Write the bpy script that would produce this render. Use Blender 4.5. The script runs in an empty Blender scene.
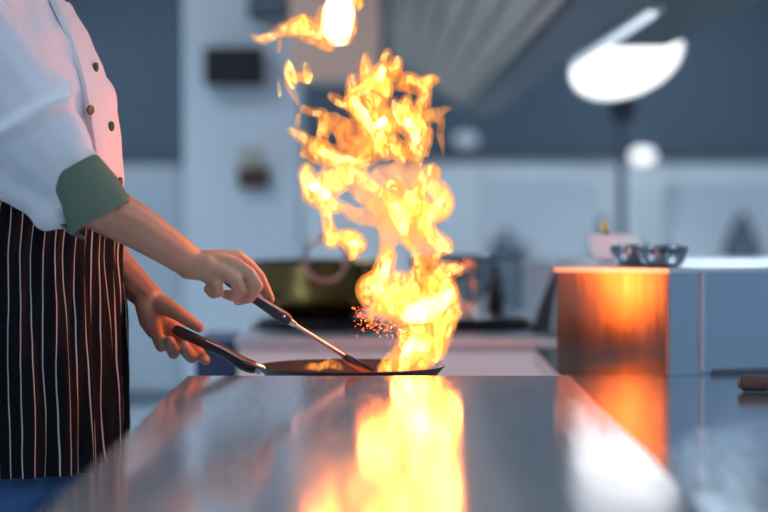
import bpy, bmesh, math, random
import numpy as np
from mathutils import Vector, Matrix, noise
from math import sin, cos, pi, radians as R

random.seed(7)
C = bpy.context.scene.collection
F_PX = 2378.0
HORIZON = 190.0
TABLE_Z = 0.85
CAM_Z = 1.125
PITCH = math.atan((256 - HORIZON) / F_PX)


def P(px, py, d):
    """the point at depth d (metres along the floor from the camera) seen at photo pixel px, py"""
    xc, yc = (px - 384) / F_PX, (256 - py) / F_PX
    v = Vector((xc, cos(PITCH) + sin(PITCH) * yc, -sin(PITCH) + cos(PITCH) * yc))
    return Vector((0, 0, CAM_Z)) + v * (d / v.y)


# ------------------------------------------------------------------ materials
def mat(name, color=(.8, .8, .8), rough=.5, metal=0.0, bump=0.0, bump_scale=60, var=0.0, var_scale=8,
        stretch=(1, 1, 1), sss=0.0, coat=0.0, emit=None, emit_s=0.0, rough_var=0.0, sheen=0.0):
    m = bpy.data.materials.new(name)
    m.use_nodes = True
    nt = m.node_tree
    b = nt.nodes['Principled BSDF']
    b.inputs['Base Color'].default_value = (*color, 1)
    b.inputs['Roughness'].default_value = rough
    b.inputs['Metallic'].default_value = metal
    b.inputs['Coat Weight'].default_value = coat
    b.inputs['Sheen Weight'].default_value = sheen
    if sss:
        b.inputs['Subsurface Weight'].default_value = sss
        b.inputs['Subsurface Radius'].default_value = (1, .35, .2)
        b.inputs['Subsurface Scale'].default_value = .006
    if emit:
        b.inputs['Emission Color'].default_value = (*emit, 1)
        b.inputs['Emission Strength'].default_value = emit_s
    if bump or var or rough_var:
        tc = nt.nodes.new('ShaderNodeTexCoord')
        mp = nt.nodes.new('ShaderNodeMapping')
        mp.inputs['Scale'].default_value = stretch
        nt.links.new(tc.outputs['Object'], mp.inputs['Vector'])
    if var or rough_var:
        n = nt.nodes.new('ShaderNodeTexNoise')
        n.inputs['Scale'].default_value = var_scale
        n.inputs['Detail'].default_value = 4
        nt.links.new(mp.outputs['Vector'], n.inputs['Vector'])
    if var:
        mx = nt.nodes.new('ShaderNodeMix'); mx.data_type = 'RGBA'
        mx.inputs['A'].default_value = (*[c * (1 - var) for c in color], 1)
        mx.inputs['B'].default_value = (*[min(1, c * (1 + var)) for c in color], 1)
        nt.links.new(n.outputs['Fac'], mx.inputs['Factor'])
        nt.links.new(mx.outputs['Result'], b.inputs['Base Color'])
    if rough_var:
        mr = nt.nodes.new('ShaderNodeMapRange')
        mr.inputs['From Min'].default_value = .3
        mr.inputs['From Max'].default_value = .7
        mr.inputs['To Min'].default_value = max(.02, rough - rough_var)
        mr.inputs['To Max'].default_value = rough + rough_var
        nt.links.new(n.outputs['Fac'], mr.inputs['Value'])
        nt.links.new(mr.outputs['Result'], b.inputs['Roughness'])
    if bump:
        n2 = nt.nodes.new('ShaderNodeTexNoise')
        n2.inputs['Scale'].default_value = bump_scale
        n2.inputs['Detail'].default_value = 3
        nt.links.new(mp.outputs['Vector'], n2.inputs['Vector'])
        bp = nt.nodes.new('ShaderNodeBump')
        bp.inputs['Strength'].default_value = bump
        bp.inputs['Distance'].default_value = .01
        nt.links.new(n2.outputs['Fac'], bp.inputs['Height'])
        nt.links.new(bp.outputs['Normal'], b.inputs['Normal'])
    return m


def flame_mat(name, col_lo, col_hi, strength, scale, lo=.38, hi=.66, floor=.25, soot=30):
    """glowing gas: emission only, brighter along the folds of a warped noise"""
    m = bpy.data.materials.new(name)
    m.use_nodes = True
    nt = m.node_tree
    nt.nodes.clear()
    out = nt.nodes.new('ShaderNodeOutputMaterial')
    em = nt.nodes.new('ShaderNodeEmission')
    tc = nt.nodes.new('ShaderNodeTexCoord')
    mp = nt.nodes.new('ShaderNodeMapping'); mp.inputs['Scale'].default_value = (1, .6, .55)
    n = nt.nodes.new('ShaderNodeTexNoise')
    n.inputs['Scale'].default_value = scale
    n.inputs['Detail'].default_value = 2.0
    n.inputs['Roughness'].default_value = .5
    n.inputs['Distortion'].default_value = 1.6
    mr = nt.nodes.new('ShaderNodeMapRange'); mr.interpolation_type = 'SMOOTHSTEP'
    mr.inputs['From Min'].default_value = lo
    mr.inputs['From Max'].default_value = hi
    mr.inputs['To Min'].default_value = floor
    mr.inputs['To Max'].default_value = 1
    mx = nt.nodes.new('ShaderNodeMix'); mx.data_type = 'RGBA'
    mx.inputs['A'].default_value = (*col_lo, 1)
    mx.inputs['B'].default_value = (*col_hi, 1)
    mu = nt.nodes.new('ShaderNodeMath'); mu.operation = 'MULTIPLY'
    mu.inputs[1].default_value = strength
    L = nt.links.new
    L(tc.outputs['Object'], mp.inputs['Vector']); L(mp.outputs['Vector'], n.inputs['Vector'])
    L(n.outputs['Fac'], mr.inputs['Value']); L(mr.outputs['Result'], mx.inputs['Factor'])
    L(mx.outputs['Result'], em.inputs['Color']); L(mr.outputs['Result'], mu.inputs[0])
    L(mu.outputs[0], em.inputs['Strength']); ab = nt.nodes.new('ShaderNodeVolumeAbsorption')
    ab.inputs['Color'].default_value = (.95, .66, .22, 1)
    ab.inputs['Density'].default_value = soot
    ad = nt.nodes.new('ShaderNodeAddShader')
    L(em.outputs[0], ad.inputs[0]); L(ab.outputs[0], ad.inputs[1])
    L(ad.outputs[0], out.inputs['Volume'])
    m.cycles.volume_step_rate = .1
    return m


def stripe_mat(name, base, line, pitch, width):
    """pinstripes: u of the uv map is the cloth's own width in metres"""
    m = mat(name, base, .9)
    nt = m.node_tree
    nt.nodes['Principled BSDF'].inputs['Specular IOR Level'].default_value = .12
    b = nt.nodes['Principled BSDF']
    L = nt.links.new
    uv = nt.nodes.new('ShaderNodeUVMap'); uv.uv_map = 'cloth'
    sx = nt.nodes.new('ShaderNodeSeparateXYZ')
    L(uv.outputs['UV'], sx.inputs['Vector'])
    nz = nt.nodes.new('ShaderNodeTexNoise'); nz.inputs['Scale'].default_value = 9
    nz.inputs['Detail'].default_value = 1
    L(uv.outputs['UV'], nz.inputs['Vector'])
    k = nt.nodes.new('ShaderNodeMath'); k.operation = 'MULTIPLY_ADD'
    k.inputs[1].default_value = .007
    L(nz.outputs['Fac'], k.inputs[0]); L(sx.outputs['X'], k.inputs[2])
    d = nt.nodes.new('ShaderNodeMath'); d.operation = 'DIVIDE'; d.inputs[1].default_value = pitch
    L(k.outputs[0], d.inputs[0])
    fr = nt.nodes.new('ShaderNodeMath'); fr.operation = 'FRACT'
    L(d.outputs[0], fr.inputs[0])
    lt = nt.nodes.new('ShaderNodeMath'); lt.operation = 'LESS_THAN'; lt.inputs[1].default_value = width / pitch
    L(fr.outputs[0], lt.inputs[0])
    mx = nt.nodes.new('ShaderNodeMix'); mx.data_type = 'RGBA'
    mx.inputs['A'].default_value = (*base, 1); mx.inputs['B'].default_value = (*line, 1)
    L(lt.outputs[0], mx.inputs['Factor']); L(mx.outputs['Result'], b.inputs['Base Color'])
    return m


def tile_mat(name, col, grout, sx, sy, rough):
    m = mat(name, col, rough)
    nt = m.node_tree
    b = nt.nodes['Principled BSDF']
    tc = nt.nodes.new('ShaderNodeTexCoord')
    br = nt.nodes.new('ShaderNodeTexBrick')
    br.offset = 0
    br.inputs['Color1'].default_value = (*col, 1)
    br.inputs['Color2'].default_value = (*[c * .93 for c in col], 1)
    br.inputs['Mortar'].default_value = (*grout, 1)
    br.inputs['Scale'].default_value = 1
    br.inputs['Mortar Size'].default_value = .004
    br.inputs['Brick Width'].default_value = sx
    br.inputs['Row Height'].default_value = sy
    nt.links.new(tc.outputs['Object'], br.inputs['Vector'])
    nt.links.new(br.outputs['Color'], b.inputs['Base Color'])
    return m


M = {}
M['steel_top'] = mat('brushed_steel_worktop', (.68, .68, .71), .11, .78, rough_var=.02, var_scale=14, stretch=(6, .5, 1), bump=.02, bump_scale=9)
M['counter_top'] = mat('dark_brushed_counter', (.40, .45, .50), .12, .9, rough_var=.02, var_scale=14, stretch=(6, .5, 1))
M['steel'] = mat('brushed_steel', (.60, .62, .65), .22, 1, rough_var=.05, var_scale=20, stretch=(8, 8, .4))
M['steel_fire_tint'] = mat('fire_tinted_steel_panel', (.27, .195, .155), .17, 1, rough_var=.03, var_scale=10, stretch=(9, 9, .3), bump=.02, bump_scale=6)  # brown of the mirrored fire put into the steel's own colour
M['steel_blue_tint'] = mat('blue_tinted_steel_panel', (.60, .66, .72), .2, 1, rough_var=.03, var_scale=10, stretch=(9, 9, .3))  # second copy of the cabinet steel, tinted with the blue it would mirror
M['steel_bright'] = mat('polished_steel', (.70, .70, .71), .08, 1)
M['pot_steel'] = mat('cooking_pot_steel', (.55, .50, .48), .09, 1)
M['bowl_steel'] = mat('dark_polished_bowl', (.26, .27, .30), .12, 1)
M['steel_satin'] = mat('satin_steel', (.70, .72, .75), .35, 1)
M['steel_dark'] = mat('dark_steel', (.13, .16, .20), .35, .8)
M['steel_edge'] = mat('pale_steel_edge', (.66, .69, .73), .3, .75)
M['enamel'] = mat('fire_tinted_enamel', (.88, .76, .73), .35, 0)  # pale enamel with the pink of the firelight mixed into its colour
M['iron'] = mat('cast_iron', (.015, .015, .017), .5, .3, bump=.2, bump_scale=180)
M['nonstick'] = mat('black_nonstick', (.018, .017, .018), .45, .2)
M['nonstick_in'] = mat('black_nonstick_inside', (.03, .022, .02), .2, .3)
M['black_plastic'] = mat('black_plastic', (.012, .013, .016), .28)
M['black_grip'] = mat('black_grip', (.014, .013, .015), .36, coat=.2)
M['brass_gold'] = mat('olive_bronze', (.20, .13, .045), .26, .95, var=.25, var_scale=14)
M['copper_loop'] = mat('copper_loop', (.55, .33, .26), .3, .9)
M['oil'] = mat('hot_oil', (.60, .22, .05), .08, .0, coat=.6)
M['food'] = mat('browned_food', (.50, .17, .03), .4, var=.35, var_scale=60, coat=.4)
M['skin'] = mat('skin', (.47, .245, .155), .45, sss=.15, var=.10, var_scale=45, bump=.08, bump_scale=160)
M['nail'] = mat('nail', (.66, .40, .31), .25)
M['hair'] = mat('black_hair', (.012, .010, .009), .4, bump=.6, bump_scale=90, stretch=(1, 1, .2))
M['eye_white'] = mat('eye_white', (.8, .8, .78), .15)
M['iris'] = mat('iris', (.04, .02, .01), .1)
M['lip'] = mat('lip', (.45, .18, .14), .4)
M['jacket'] = mat('white_cotton', (.70, .71, .76), .85, bump=.18, bump_scale=500, sheen=.2)
M['cuff'] = mat('sage_green_cotton', (.125, .17, .12), .85, bump=.2, bump_scale=380)
M['green_button'] = mat('green_button', (.02, .085, .022), .35)
M['apron'] = stripe_mat('black_pinstripe_cotton', (.007, .007, .010), (.50, .45, .42), .0172, .0016)
M['denim'] = mat('blue_denim', (.045, .13, .30), .85, var=.25, var_scale=90, bump=.2, bump_scale=400)
M['shoe'] = mat('black_shoe', (.012, .012, .013), .4)
M['white_ceramic'] = mat('white_ceramic', (.80, .76, .76), .25)
M['yellow_wood'] = mat('yellow_tip', (.70, .42, .05), .5)
M['dark_wood'] = mat('dark_wood', (.06, .035, .03), .45, var=.3, var_scale=20, stretch=(1, 1, .1))
M['pin_wood'] = mat('brown_wood', (.045, .03, .028), .4, var=.25, var_scale=12, stretch=(.1, 1, 1))
M['navy'] = mat('navy_plastic', (.015, .035, .10), .5)
M['wall_blue'] = mat('slate_blue_paint', (.085, .12, .155), .75, var=.08, var_scale=2, bump=.05)
M['wall_side'] = mat('pale_blue_paint', (.45, .53, .62), .7, var=.05, var_scale=2)
M['wall_sky'] = mat('mid_blue_paint', (.32, .44, .54), .7, var=.05, var_scale=2)
M['wall_pale'] = mat('pale_wall_paint', (.82, .90, .97), .55, var=.05, var_scale=3)
M['tile_wall'] = tile_mat('pale_wall_tile', (.80, .83, .85), (.58, .62, .66), .2, .2, .25)
M['tile_floor'] = tile_mat('grey_green_floor_tile', (.38, .46, .50), (.22, .28, .30), .3, .3, .3)
M['ceiling'] = mat('ceiling_paint', (.62, .66, .70), .8)
M['trim_dark'] = mat('dark_trim', (.07, .09, .12), .5)
M['white_paint'] = mat('white_enamel', (.78, .80, .83), .4)
M['fridge'] = mat('fridge_enamel', (.62, .67, .72), .35)
M['black_box'] = mat('black_box', (.012, .017, .028), .5)
M['beige'] = mat('beige_panel', (.62, .62, .50), .6)
M['paper'] = mat('white_paper', (.85, .86, .90), .8)
M['brown'] = mat('brown_leather', (.10, .045, .035), .5)
M['duct'] = mat('fire_tinted_duct', (.88, .56, .43), .5, .1)  # warmth of the firelight painted into the duct colour
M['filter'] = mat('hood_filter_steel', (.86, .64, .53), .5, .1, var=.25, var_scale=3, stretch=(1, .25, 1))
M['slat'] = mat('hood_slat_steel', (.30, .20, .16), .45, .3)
M['hood'] = mat('hood_lip_steel', (.035, .045, .06), .4, .3)
M['hood_dark'] = mat('duct_dark_steel', (.018, .032, .045), .5, .1)
M['lamp_glow'] = mat('lamp_glow', (1, 1, 1), .5, emit=(1, .99, .97), emit_s=1.8)
M['tube_glow'] = mat('tube_glow', (1, 1, 1), .5, emit=(.80, .90, 1), emit_s=.75)
M['added_panel_glow'] = mat('added_ceiling_glow', (1, 1, 1), .5, emit=(.70, .85, 1), emit_s=16.5)  # glow of the unseen ceiling panels added as room light
M['wall_lamp_glow'] = mat('wall_lamp_glow', (1, 1, 1), .5, emit=(1, 1, 1), emit_s=1.3)
M['dim_glow'] = mat('frosted_dome', (.80, .84, .88), .4, emit=(.9, .95, 1), emit_s=.12)
M['ember'] = mat('ember', (.9, .2, .03), .5, emit=(1, .11, .012), emit_s=2.6)
M['ember_hot'] = mat('ember_hot', (.9, .4, .1), .5, emit=(1, .42, .2), emit_s=2.2)
M['core'] = flame_mat('flame_core', (1, .40, .035), (1, .69, .26), 92, 66, lo=.40, hi=.62, floor=.13)
M['veil'] = flame_mat('flame_veil', (1, .27, .05), (1, .38, .08), 38, 50, floor=.42, soot=30)
M['low'] = flame_mat('low_flame', (1, .22, .03), (1, .40, .06), 60, 70, floor=.3, soot=20)
M['hot'] = flame_mat('flame_hot', (1, .70, .34), (1, .86, .62), 105, 40, floor=.5, soot=8)
M['fireball'] = flame_mat('fireball', (1, .80, .55), (1, .90, .76), 62, 30, floor=.45, soot=4)


# ------------------------------------------------------------------ mesh helpers
def link(name, me, m=None, parent=None):
    o = bpy.data.objects.new(name, me)
    C.objects.link(o)
    if m is not None:
        for x in (m if isinstance(m, (list, tuple)) else [m]):
            me.materials.append(x)
    if parent is not None:
        o.parent = parent
        o.matrix_parent_inverse = parent.matrix_basis.inverted()
    return o


def obj(name, bm, m=None, parent=None, smooth=True, bevel=0, angle=40):
    bmesh.ops.recalc_face_normals(bm, faces=bm.faces)
    me = bpy.data.meshes.new(name)
    bm.to_mesh(me)
    bm.free()
    if smooth:
        me.polygons.foreach_set('use_smooth', [True] * len(me.polygons))
        me.set_sharp_from_angle(angle=R(angle))
    o = link(name, me, m, parent)
    if bevel:
        b = o.modifiers.new('bevel', 'BEVEL')
        b.width = bevel; b.segments = 3; b.limit_method = 'ANGLE'
    return o


def empty(name, loc):
    o = bpy.data.objects.new(name, None)
    C.objects.link(o)
    o.location = loc
    o.empty_display_size = .05
    return o


def tag(o, label=None, cat=None, group=None, kind=None):
    for k, v in (('label', label), ('category', cat), ('group', group), ('kind', kind)):
        if v:
            o[k] = v
    return o


def BM():
    return bmesh.new()


def box(bm, x0, x1, y0, y1, z0, z1):
    vs = [bm.verts.new((x, y, z)) for x in (x0, x1) for y in (y0, y1) for z in (z0, z1)]
    for f in ((0, 1, 3, 2), (4, 6, 7, 5), (0, 4, 5, 1), (2, 3, 7, 6), (0, 2, 6, 4), (1, 5, 7, 3)):
        bm.faces.new([vs[i] for i in f])
    return bm


def prism(bm, pts, z0, z1):
    lo = [bm.verts.new((x, y, z0)) for x, y in pts]
    hi = [bm.verts.new((x, y, z1)) for x, y in pts]
    n = len(pts)
    bm.faces.new(lo[::-1]); bm.faces.new(hi)
    for i in range(n):
        bm.faces.new((lo[i], lo[(i + 1) % n], hi[(i + 1) % n], hi[i]))
    return bm


def prism_y(bm, pts, y0, y1):
    """outline in x, z pushed along y"""
    a = [bm.verts.new((x, y0, z)) for x, z in pts]
    b = [bm.verts.new((x, y1, z)) for x, z in pts]
    n = len(pts)
    bm.faces.new(a); bm.faces.new(b[::-1])
    for i in range(n):
        bm.faces.new((a[i], b[i], b[(i + 1) % n], a[(i + 1) % n]))
    return bm


def loft(bm, rings, cap=True, close=True):
    R_ = [[bm.verts.new(p) for p in r] for r in rings]
    n = len(rings[0])
    for a, b in zip(R_, R_[1:]):
        for i in range(n if close else n - 1):
            j = (i + 1) % n
            bm.faces.new((a[i], a[j], b[j], b[i]))
    if cap:
        bm.faces.new(R_[0][::-1]); bm.faces.new(R_[-1])
    return R_


def frame(d):
    d = Vector(d).normalized()
    up = Vector((0, 0, 1)) if abs(d.z) < .9 else Vector((0, 1, 0))
    a = d.cross(up).normalized()
    return a, a.cross(d).normalized()


def tube(bm, pts, rad, seg=16, squash=1.0, cap=True):
    """a swept round (or flattened) bar along pts"""
    pts = [Vector(p) for p in pts]
    n = len(pts)
    rs = rad if isinstance(rad, (list, tuple)) else [rad] * n
    rings, pa = [], None
    for i, p in enumerate(pts):
        d = (pts[min(i + 1, n - 1)] - pts[max(i - 1, 0)]).normalized()
        a, b = frame(d)
        if pa is not None:
            a = (pa - d * pa.dot(d)).normalized(); b = a.cross(d).normalized()
        pa = a
        rings.append([p + a * rs[i] * cos(2 * pi * k / seg) + b * rs[i] * squash * sin(2 * pi * k / seg) for k in range(seg)])
    loft(bm, rings, cap)
    return bm


def ring(bm, c, r, t, axis=(0, 0, 1), seg=48, s2=10, a0=0, a1=2 * pi):
    a, b = frame(axis)
    full = abs(a1 - a0 - 2 * pi) < 1e-6
    n = seg if full else seg + 1
    ax = Vector(axis).normalized()
    rs = []
    for i in range(n):
        th = a0 + (a1 - a0) * i / seg
        d = a * cos(th) + b * sin(th)
        rs.append([Vector(c) + d * (r + t * cos(2 * pi * k / s2)) + ax * t * sin(2 * pi * k / s2) for k in range(s2)])
    if full:
        R_ = [[bm.verts.new(p) for p in q] for q in rs]
        for i in range(n):
            A, B = R_[i], R_[(i + 1) % n]
            for k in range(s2):
                bm.faces.new((A[k], A[(k + 1) % s2], B[(k + 1) % s2], B[k]))
    else:
        loft(bm, rs)
    return bm


def lathe(bm, prof, c=(0, 0, 0), seg=64, mtx=None):
    """prof: list of (r, z), open or returning to the axis"""
    rs = []
    for r, z in prof:
        if r < 1e-5:
            v = [bm.verts.new((0, 0, z))]
        else:
            v = [bm.verts.new((r * cos(2 * pi * k / seg), r * sin(2 * pi * k / seg), z)) for k in range(seg)]
        rs.append(v)
    for a, b in zip(rs, rs[1:]):
        for k in range(seg):
            j = (k + 1) % seg
            if len(a) == 1 and len(b) == 1:
                continue
            if len(a) == 1:
                bm.faces.new((a[0], b[j], b[k]))
            elif len(b) == 1:
                bm.faces.new((a[k], a[j], b[0]))
            else:
                bm.faces.new((a[k], a[j], b[j], b[k]))
    m = Matrix.Translation(c) @ (mtx or Matrix())
    vs = [v for q in rs for v in q]
    bmesh.ops.transform(bm, matrix=m, verts=vs)
    return bm


def ball(bm, c, r, scale=(1, 1, 1), sub=2, rot=None):
    m = Matrix.Translation(c) @ (rot or Matrix()) @ Matrix.Diagonal((scale[0] * r, scale[1] * r, scale[2] * r, 1))
    bmesh.ops.create_icosphere(bm, subdivisions=sub, radius=1, matrix=m)
    return bm


BLOBS = {}
def _ico(sub):
    b = BM(); bmesh.ops.create_icosphere(b, subdivisions=sub, radius=1)
    v = np.array([tuple(x.co) for x in b.verts]); f = np.array([[x.index for x in q.verts] for q in b.faces])
    b.free()
    return v, f
ICO = _ico(2)


def chain(bm, pts, sub=2, step=.45):
    """overlapping balls along a polyline of (point, radius); remesh() melts them into one surface"""
    pts = [(Vector(p), r) for p, r in pts]
    lst = BLOBS.setdefault(id(bm), [])
    for (a, ra), (b, rb) in zip(pts, pts[1:]):
        n = max(1, int((b - a).length / (step * min(ra, rb)) + .999))
        for i in range(n):
            t = i / n
            lst.append((*a.lerp(b, t), ra + (rb - ra) * t))
    lst.append((*pts[-1][0], pts[-1][1]))
    return bm


def remesh(bm, voxel, smooth=4, fac=.5):
    """one continuous closed surface around everything in bm"""
    me = bpy.data.meshes.new('tmp')
    blobs = BLOBS.pop(id(bm), [])
    bm.verts.index_update()
    vs_ = [tuple(v.co) for v in bm.verts]
    fs_ = [tuple(v.index for v in f.verts) for f in bm.faces]
    bm.free()
    V, Fc = ICO
    if blobs:
        A = np.array(blobs)
        allv = (A[:, None, :3] + V[None] * A[:, None, 3:4]).reshape(-1, 3)
        allf = (Fc[None] + (np.arange(len(A)) * len(V))[:, None, None] + len(vs_)).reshape(-1, 3)
        vs_ = vs_ + allv.tolist(); fs_ = fs_ + allf.tolist()
    me.from_pydata(vs_, [], fs_)
    o = bpy.data.objects.new('tmp', me)
    C.objects.link(o)
    r = o.modifiers.new('r', 'REMESH'); r.mode = 'VOXEL'; r.voxel_size = voxel; r.adaptivity = 0
    if smooth:
        s = o.modifiers.new('s', 'SMOOTH'); s.iterations = smooth; s.factor = fac
    dg = bpy.context.evaluated_depsgraph_get()
    out = bpy.data.meshes.new_from_object(o.evaluated_get(dg))
    bpy.data.objects.remove(o)
    bpy.data.meshes.remove(me)
    out.polygons.foreach_set('use_smooth', [True] * len(out.polygons))
    out.materials.clear()
    return out


def spline(pts, k=6):
    """Catmull-Rom through tuples"""
    pts = [tuple(p) for p in pts]
    q = [pts[0]] + pts + [pts[-1]]
    out = []
    for i in range(1, len(q) - 2):
        for j in range(k):
            t = j / k
            out.append(tuple(.5 * ((2 * b) + (-a + c) * t + (2 * a - 5 * b + 4 * c - d) * t * t + (-a + 3 * b - 3 * c + d) * t ** 3)
                             for a, b, c, d in zip(q[i - 1], q[i], q[i + 1], q[i + 2])))
    out.append(pts[-1])
    return out


def struct(name, bm, m, bevel=0):
    return tag(obj(name, bm, m, smooth=False, bevel=bevel), kind='structure')


def dup(root, dx):
    """copy a thing and its parts, moved by dx"""
    r = root.copy(); C.objects.link(r); r.location = root.location + Vector(dx)
    for ch in list(root.children):
        c = ch.copy(); C.objects.link(c); c.parent = r; c.matrix_parent_inverse = ch.matrix_parent_inverse.copy()
        for g in list(ch.children):
            d = g.copy(); C.objects.link(d); d.parent = c; d.matrix_parent_inverse = g.matrix_parent_inverse.copy()
    return r


# ------------------------------------------------------------------ the room
X0, X1, Y0, Y1, ZC = -3.0, 3.2, -2.2, 14.5, 2.75
struct('floor', box(BM(), X0, X1, Y0, Y1, -.1, 0), M['tile_floor'])
struct('ceiling', box(BM(), X0, X1, Y0, Y1, ZC, ZC + .1), M['ceiling'])
struct('wall_left', box(BM(), X0 - .1, X0, Y0, Y1, 0, ZC), M['wall_side'])
struct('wall_right', box(BM(), X1, X1 + .1, Y0, Y1, 0, ZC), M['wall_sky'])
struct('wall_front', box(BM(), X0 - .1, X1 + .1, Y0 - .1, Y0, 0, ZC), M['wall_sky'])
struct('wall_back', box(BM(), X0 - .1, X1 + .1, Y1, Y1 + .1, 0, ZC), M['wall_blue'])
zt = P(0, 161, Y1).z
struct('wall_back_tile', box(BM(), X0, X1, Y1 - .02, Y1, .1, zt), M['tile_wall'])
struct('trim_1', box(BM(), X0, X1, Y1 - .05, Y1, zt, P(0, 150, Y1).z), M['trim_dark'])
struct('baseboard_back', box(BM(), X0, X1, Y1 - .04, Y1, 0, .1), M['trim_dark'])
pcol = (P(183, 0, 9).x, P(300, 0, 9).x)
struct('wall_pillar', box(BM(), pcol[0], pcol[1], 9, 9.5, 0, ZC), M['wall_pale'], .01)

# ceiling lights, added out of view to light the room
def added_ceiling_light(x, y):
    t = empty('added_ceiling_light', (x, y, ZC))
    f = BM()
    w, l = .32, .62
    for q in ((-w, -w + .03, -l, l), (w - .03, w, -l, l), (-w + .03, w - .03, -l, -l + .03), (-w + .03, w - .03, l - .03, l)):
        box(f, x + q[0], x + q[1], y + q[2], y + q[3], ZC - .05, ZC - .001)
    obj('frame', f, M['white_paint'], t, smooth=False)
    obj('diffuser', box(BM(), x - w + .03, x + w - .03, y - l + .03, y + l - .03, ZC - .035, ZC - .002), M['added_panel_glow'], t, smooth=False)
    return t
spots = [(-1.6, .6), (1.6, .6), (-1.6, 3.6), (1.7, 3.6), (-1.6, 6.6), (1.7, 6.6), (-1.6, 9.8), (1.7, 9.8), (-1.6, 12.8), (1.7, 12.8)]
first = added_ceiling_light(*spots[0])
rows = ['behind the photographer', 'above the cook', 'level with the stove', 'past the tall pillar', 'in front of the back wall']
for i, (x, y) in enumerate(spots):
    o = first if i == 0 else dup(first, (x - spots[0][0], y - spots[0][1], 0))
    side = 'left' if x < 0 else 'right'
    tag(o, 'square white ceiling light panel added out of view on the %s side, %s' % (side, rows[i // 2]), 'ceiling light', 'added ceiling light panels')

# ------------------------------------------------------------------ worktop table
TX0, TX1, TY0, TY1 = -.296, .281, 1.25, 3.516
tb = empty('prep_table', (0, 2.4, 0))
tag(tb, 'long brushed steel prep table in the middle, mirroring the flame', 'table')
bm = BM(); prism_y(bm, [(TX0, TABLE_Z - .04), (TX1, TABLE_Z - .04), (TX1, TABLE_Z - .006), (TX1 - .006, TABLE_Z), (TX0 + .006, TABLE_Z), (TX0, TABLE_Z - .006)], TY0, TY1)
obj('tabletop', bm, M['steel_top'], tb, smooth=False)
obj('shelf', box(BM(), TX0 + .04, TX1 - .04, TY0 + .06, TY1 - .06, .22, .245), M['steel_satin'], tb, smooth=False, bevel=.004)
for x in (TX0 + .045, TX1 - .045):
    for y in (TY0 + .06, 2.4, TY1 - .06):
        lg = obj('leg', tube(BM(), [(x, y, .04), (x, y, TABLE_Z - .04)], .021), M['steel_satin'], tb)
        obj('foot', lathe(BM(), [(0, 0), (.024, 0), (.026, .01), (.022, .045), (0, .045)], (x, y, 0), 24), M['black_plastic'], lg)

# second, slightly lower counter on the right, reaching back to the cabinet
CZ = CAM_Z - 186 / F_PX * 4.2
CX0, CX1, CY0, CY1 = .312, 1.35, 1.7, 4.95
ct = empty('steel_counter', (.8, 3.3, 0))
tag(ct, 'lower dark steel counter right of the prep table, under the steel cabinet', 'counter')
obj('worktop', box(BM(), CX0, CX1, CY0, CY1, CZ - .04, CZ), M['counter_top'], ct, smooth=False, bevel=.004)
obj('body', box(BM(), CX0 + .03, CX1 - .03, CY0 + .04, CY1 - .04, .1, CZ - .04), M['steel_satin'], ct, smooth=False, bevel=.004)
obj('plinth', box(BM(), CX0 + .06, CX1 - .06, CY0 + .08, CY1 - .08, 0, .1), M['trim_dark'], ct, smooth=False)

# steel cabinet on the counter
BZ = CAM_Z - 78.6 / F_PX * 4.2
pA, pB, pS, pC = P(557, 300, 4.272), P(668, 300, 4.2), P(701, 300, 4.225), P(905, 300, 4.37)
back = 4.86
foot = [(pA.x, pA.y), (pB.x, pB.y), (pC.x, pC.y), (pC.x, back), (P(561, 0, back).x, back)]
cb = empty('steel_cabinet', (pB.x + .1, 4.5, CZ))
tag(cb, 'boxy polished steel cabinet on the lower counter with the small bowls on it', 'cabinet')
obj('body', prism(BM(), foot, CZ + .001, BZ - .008), [M['steel_fire_tint'], M['steel_blue_tint']], cb, smooth=False)
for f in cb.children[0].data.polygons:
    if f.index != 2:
        f.material_index = 1  # only the flame-facing side keeps the painted fire tint
g = .006
obj('top', prism(BM(), [(pA.x - g, pA.y - g), (pB.x, pB.y - 1.5 * g), (pC.x + g, pC.y - g), (pC.x + g, back + g), (P(559, 0, back).x, back + g)], BZ - .008, BZ), M['steel_edge'], cb, smooth=False)
dv = (pC - pB).normalized(); nv = Vector((dv.y, -dv.x, 0))
def strip_at(p, w, t, z0, z1):
    a = p - dv * w / 2 - nv * -.0005; b_ = p + dv * w / 2 + nv * .0005
    return prism(BM(), [(a.x, a.y), (b_.x, b_.y), (b_.x + nv.x * t, b_.y + nv.y * t), (a.x + nv.x * t, a.y + nv.y * t)], z0, z1)
sd = pB + dv * ((pS - pB).length)
obj('door_seam', strip_at(sd, .006, .005, CZ + .006, BZ - .009), M['steel_edge'], cb, smooth=False)
obj('corner_strip', tube(BM(), [(pB.x, pB.y - .002, CZ + .004), (pB.x, pB.y - .002, BZ - .009)], .0035, 10), M['copper_loop'], cb)
obj('base_strip', strip_at(sd + dv * .17, .30, .004, CZ + .001, CZ + .009), M['steel_dark'], cb, smooth=False)

# bowls on the cabinet
def bowl(name, px, d, r, h, m, label, thick=.0016, foot_r=.5, group=None):
    c = P(px, 262, d)
    prof = [(0, 0), (r * foot_r, 0)]
    prof += [(r * (foot_r + (1 - foot_r) * sin(t * pi / 2) ** .9), h * (1 - cos(t * pi / 2)) ** .95) for t in [i / 10 for i in range(1, 11)]]
    prof += [(r + .0015, h + .0012), (r - .001, h + .001)]
    prof += [((r - thick) * (foot_r + (1 - foot_r) * sin(t * pi / 2) ** .9), thick + (h - thick) * (1 - cos(t * pi / 2)) ** .95) for t in [i / 10 for i in range(10, 0, -1)]]
    prof += [((r - thick) * foot_r, thick), (0, thick)]
    o = obj(name, lathe(BM(), prof, (c.x, c.y, BZ + .0005), 64), m, angle=60)
    return tag(o, label, 'bowl', group)
bowl('steel_bowl', 634, 4.385, .044, .0365, M['bowl_steel'], 'small shiny steel bowl between the white bowl and the other steel bowl', group='small steel bowls on the cabinet')
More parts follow.
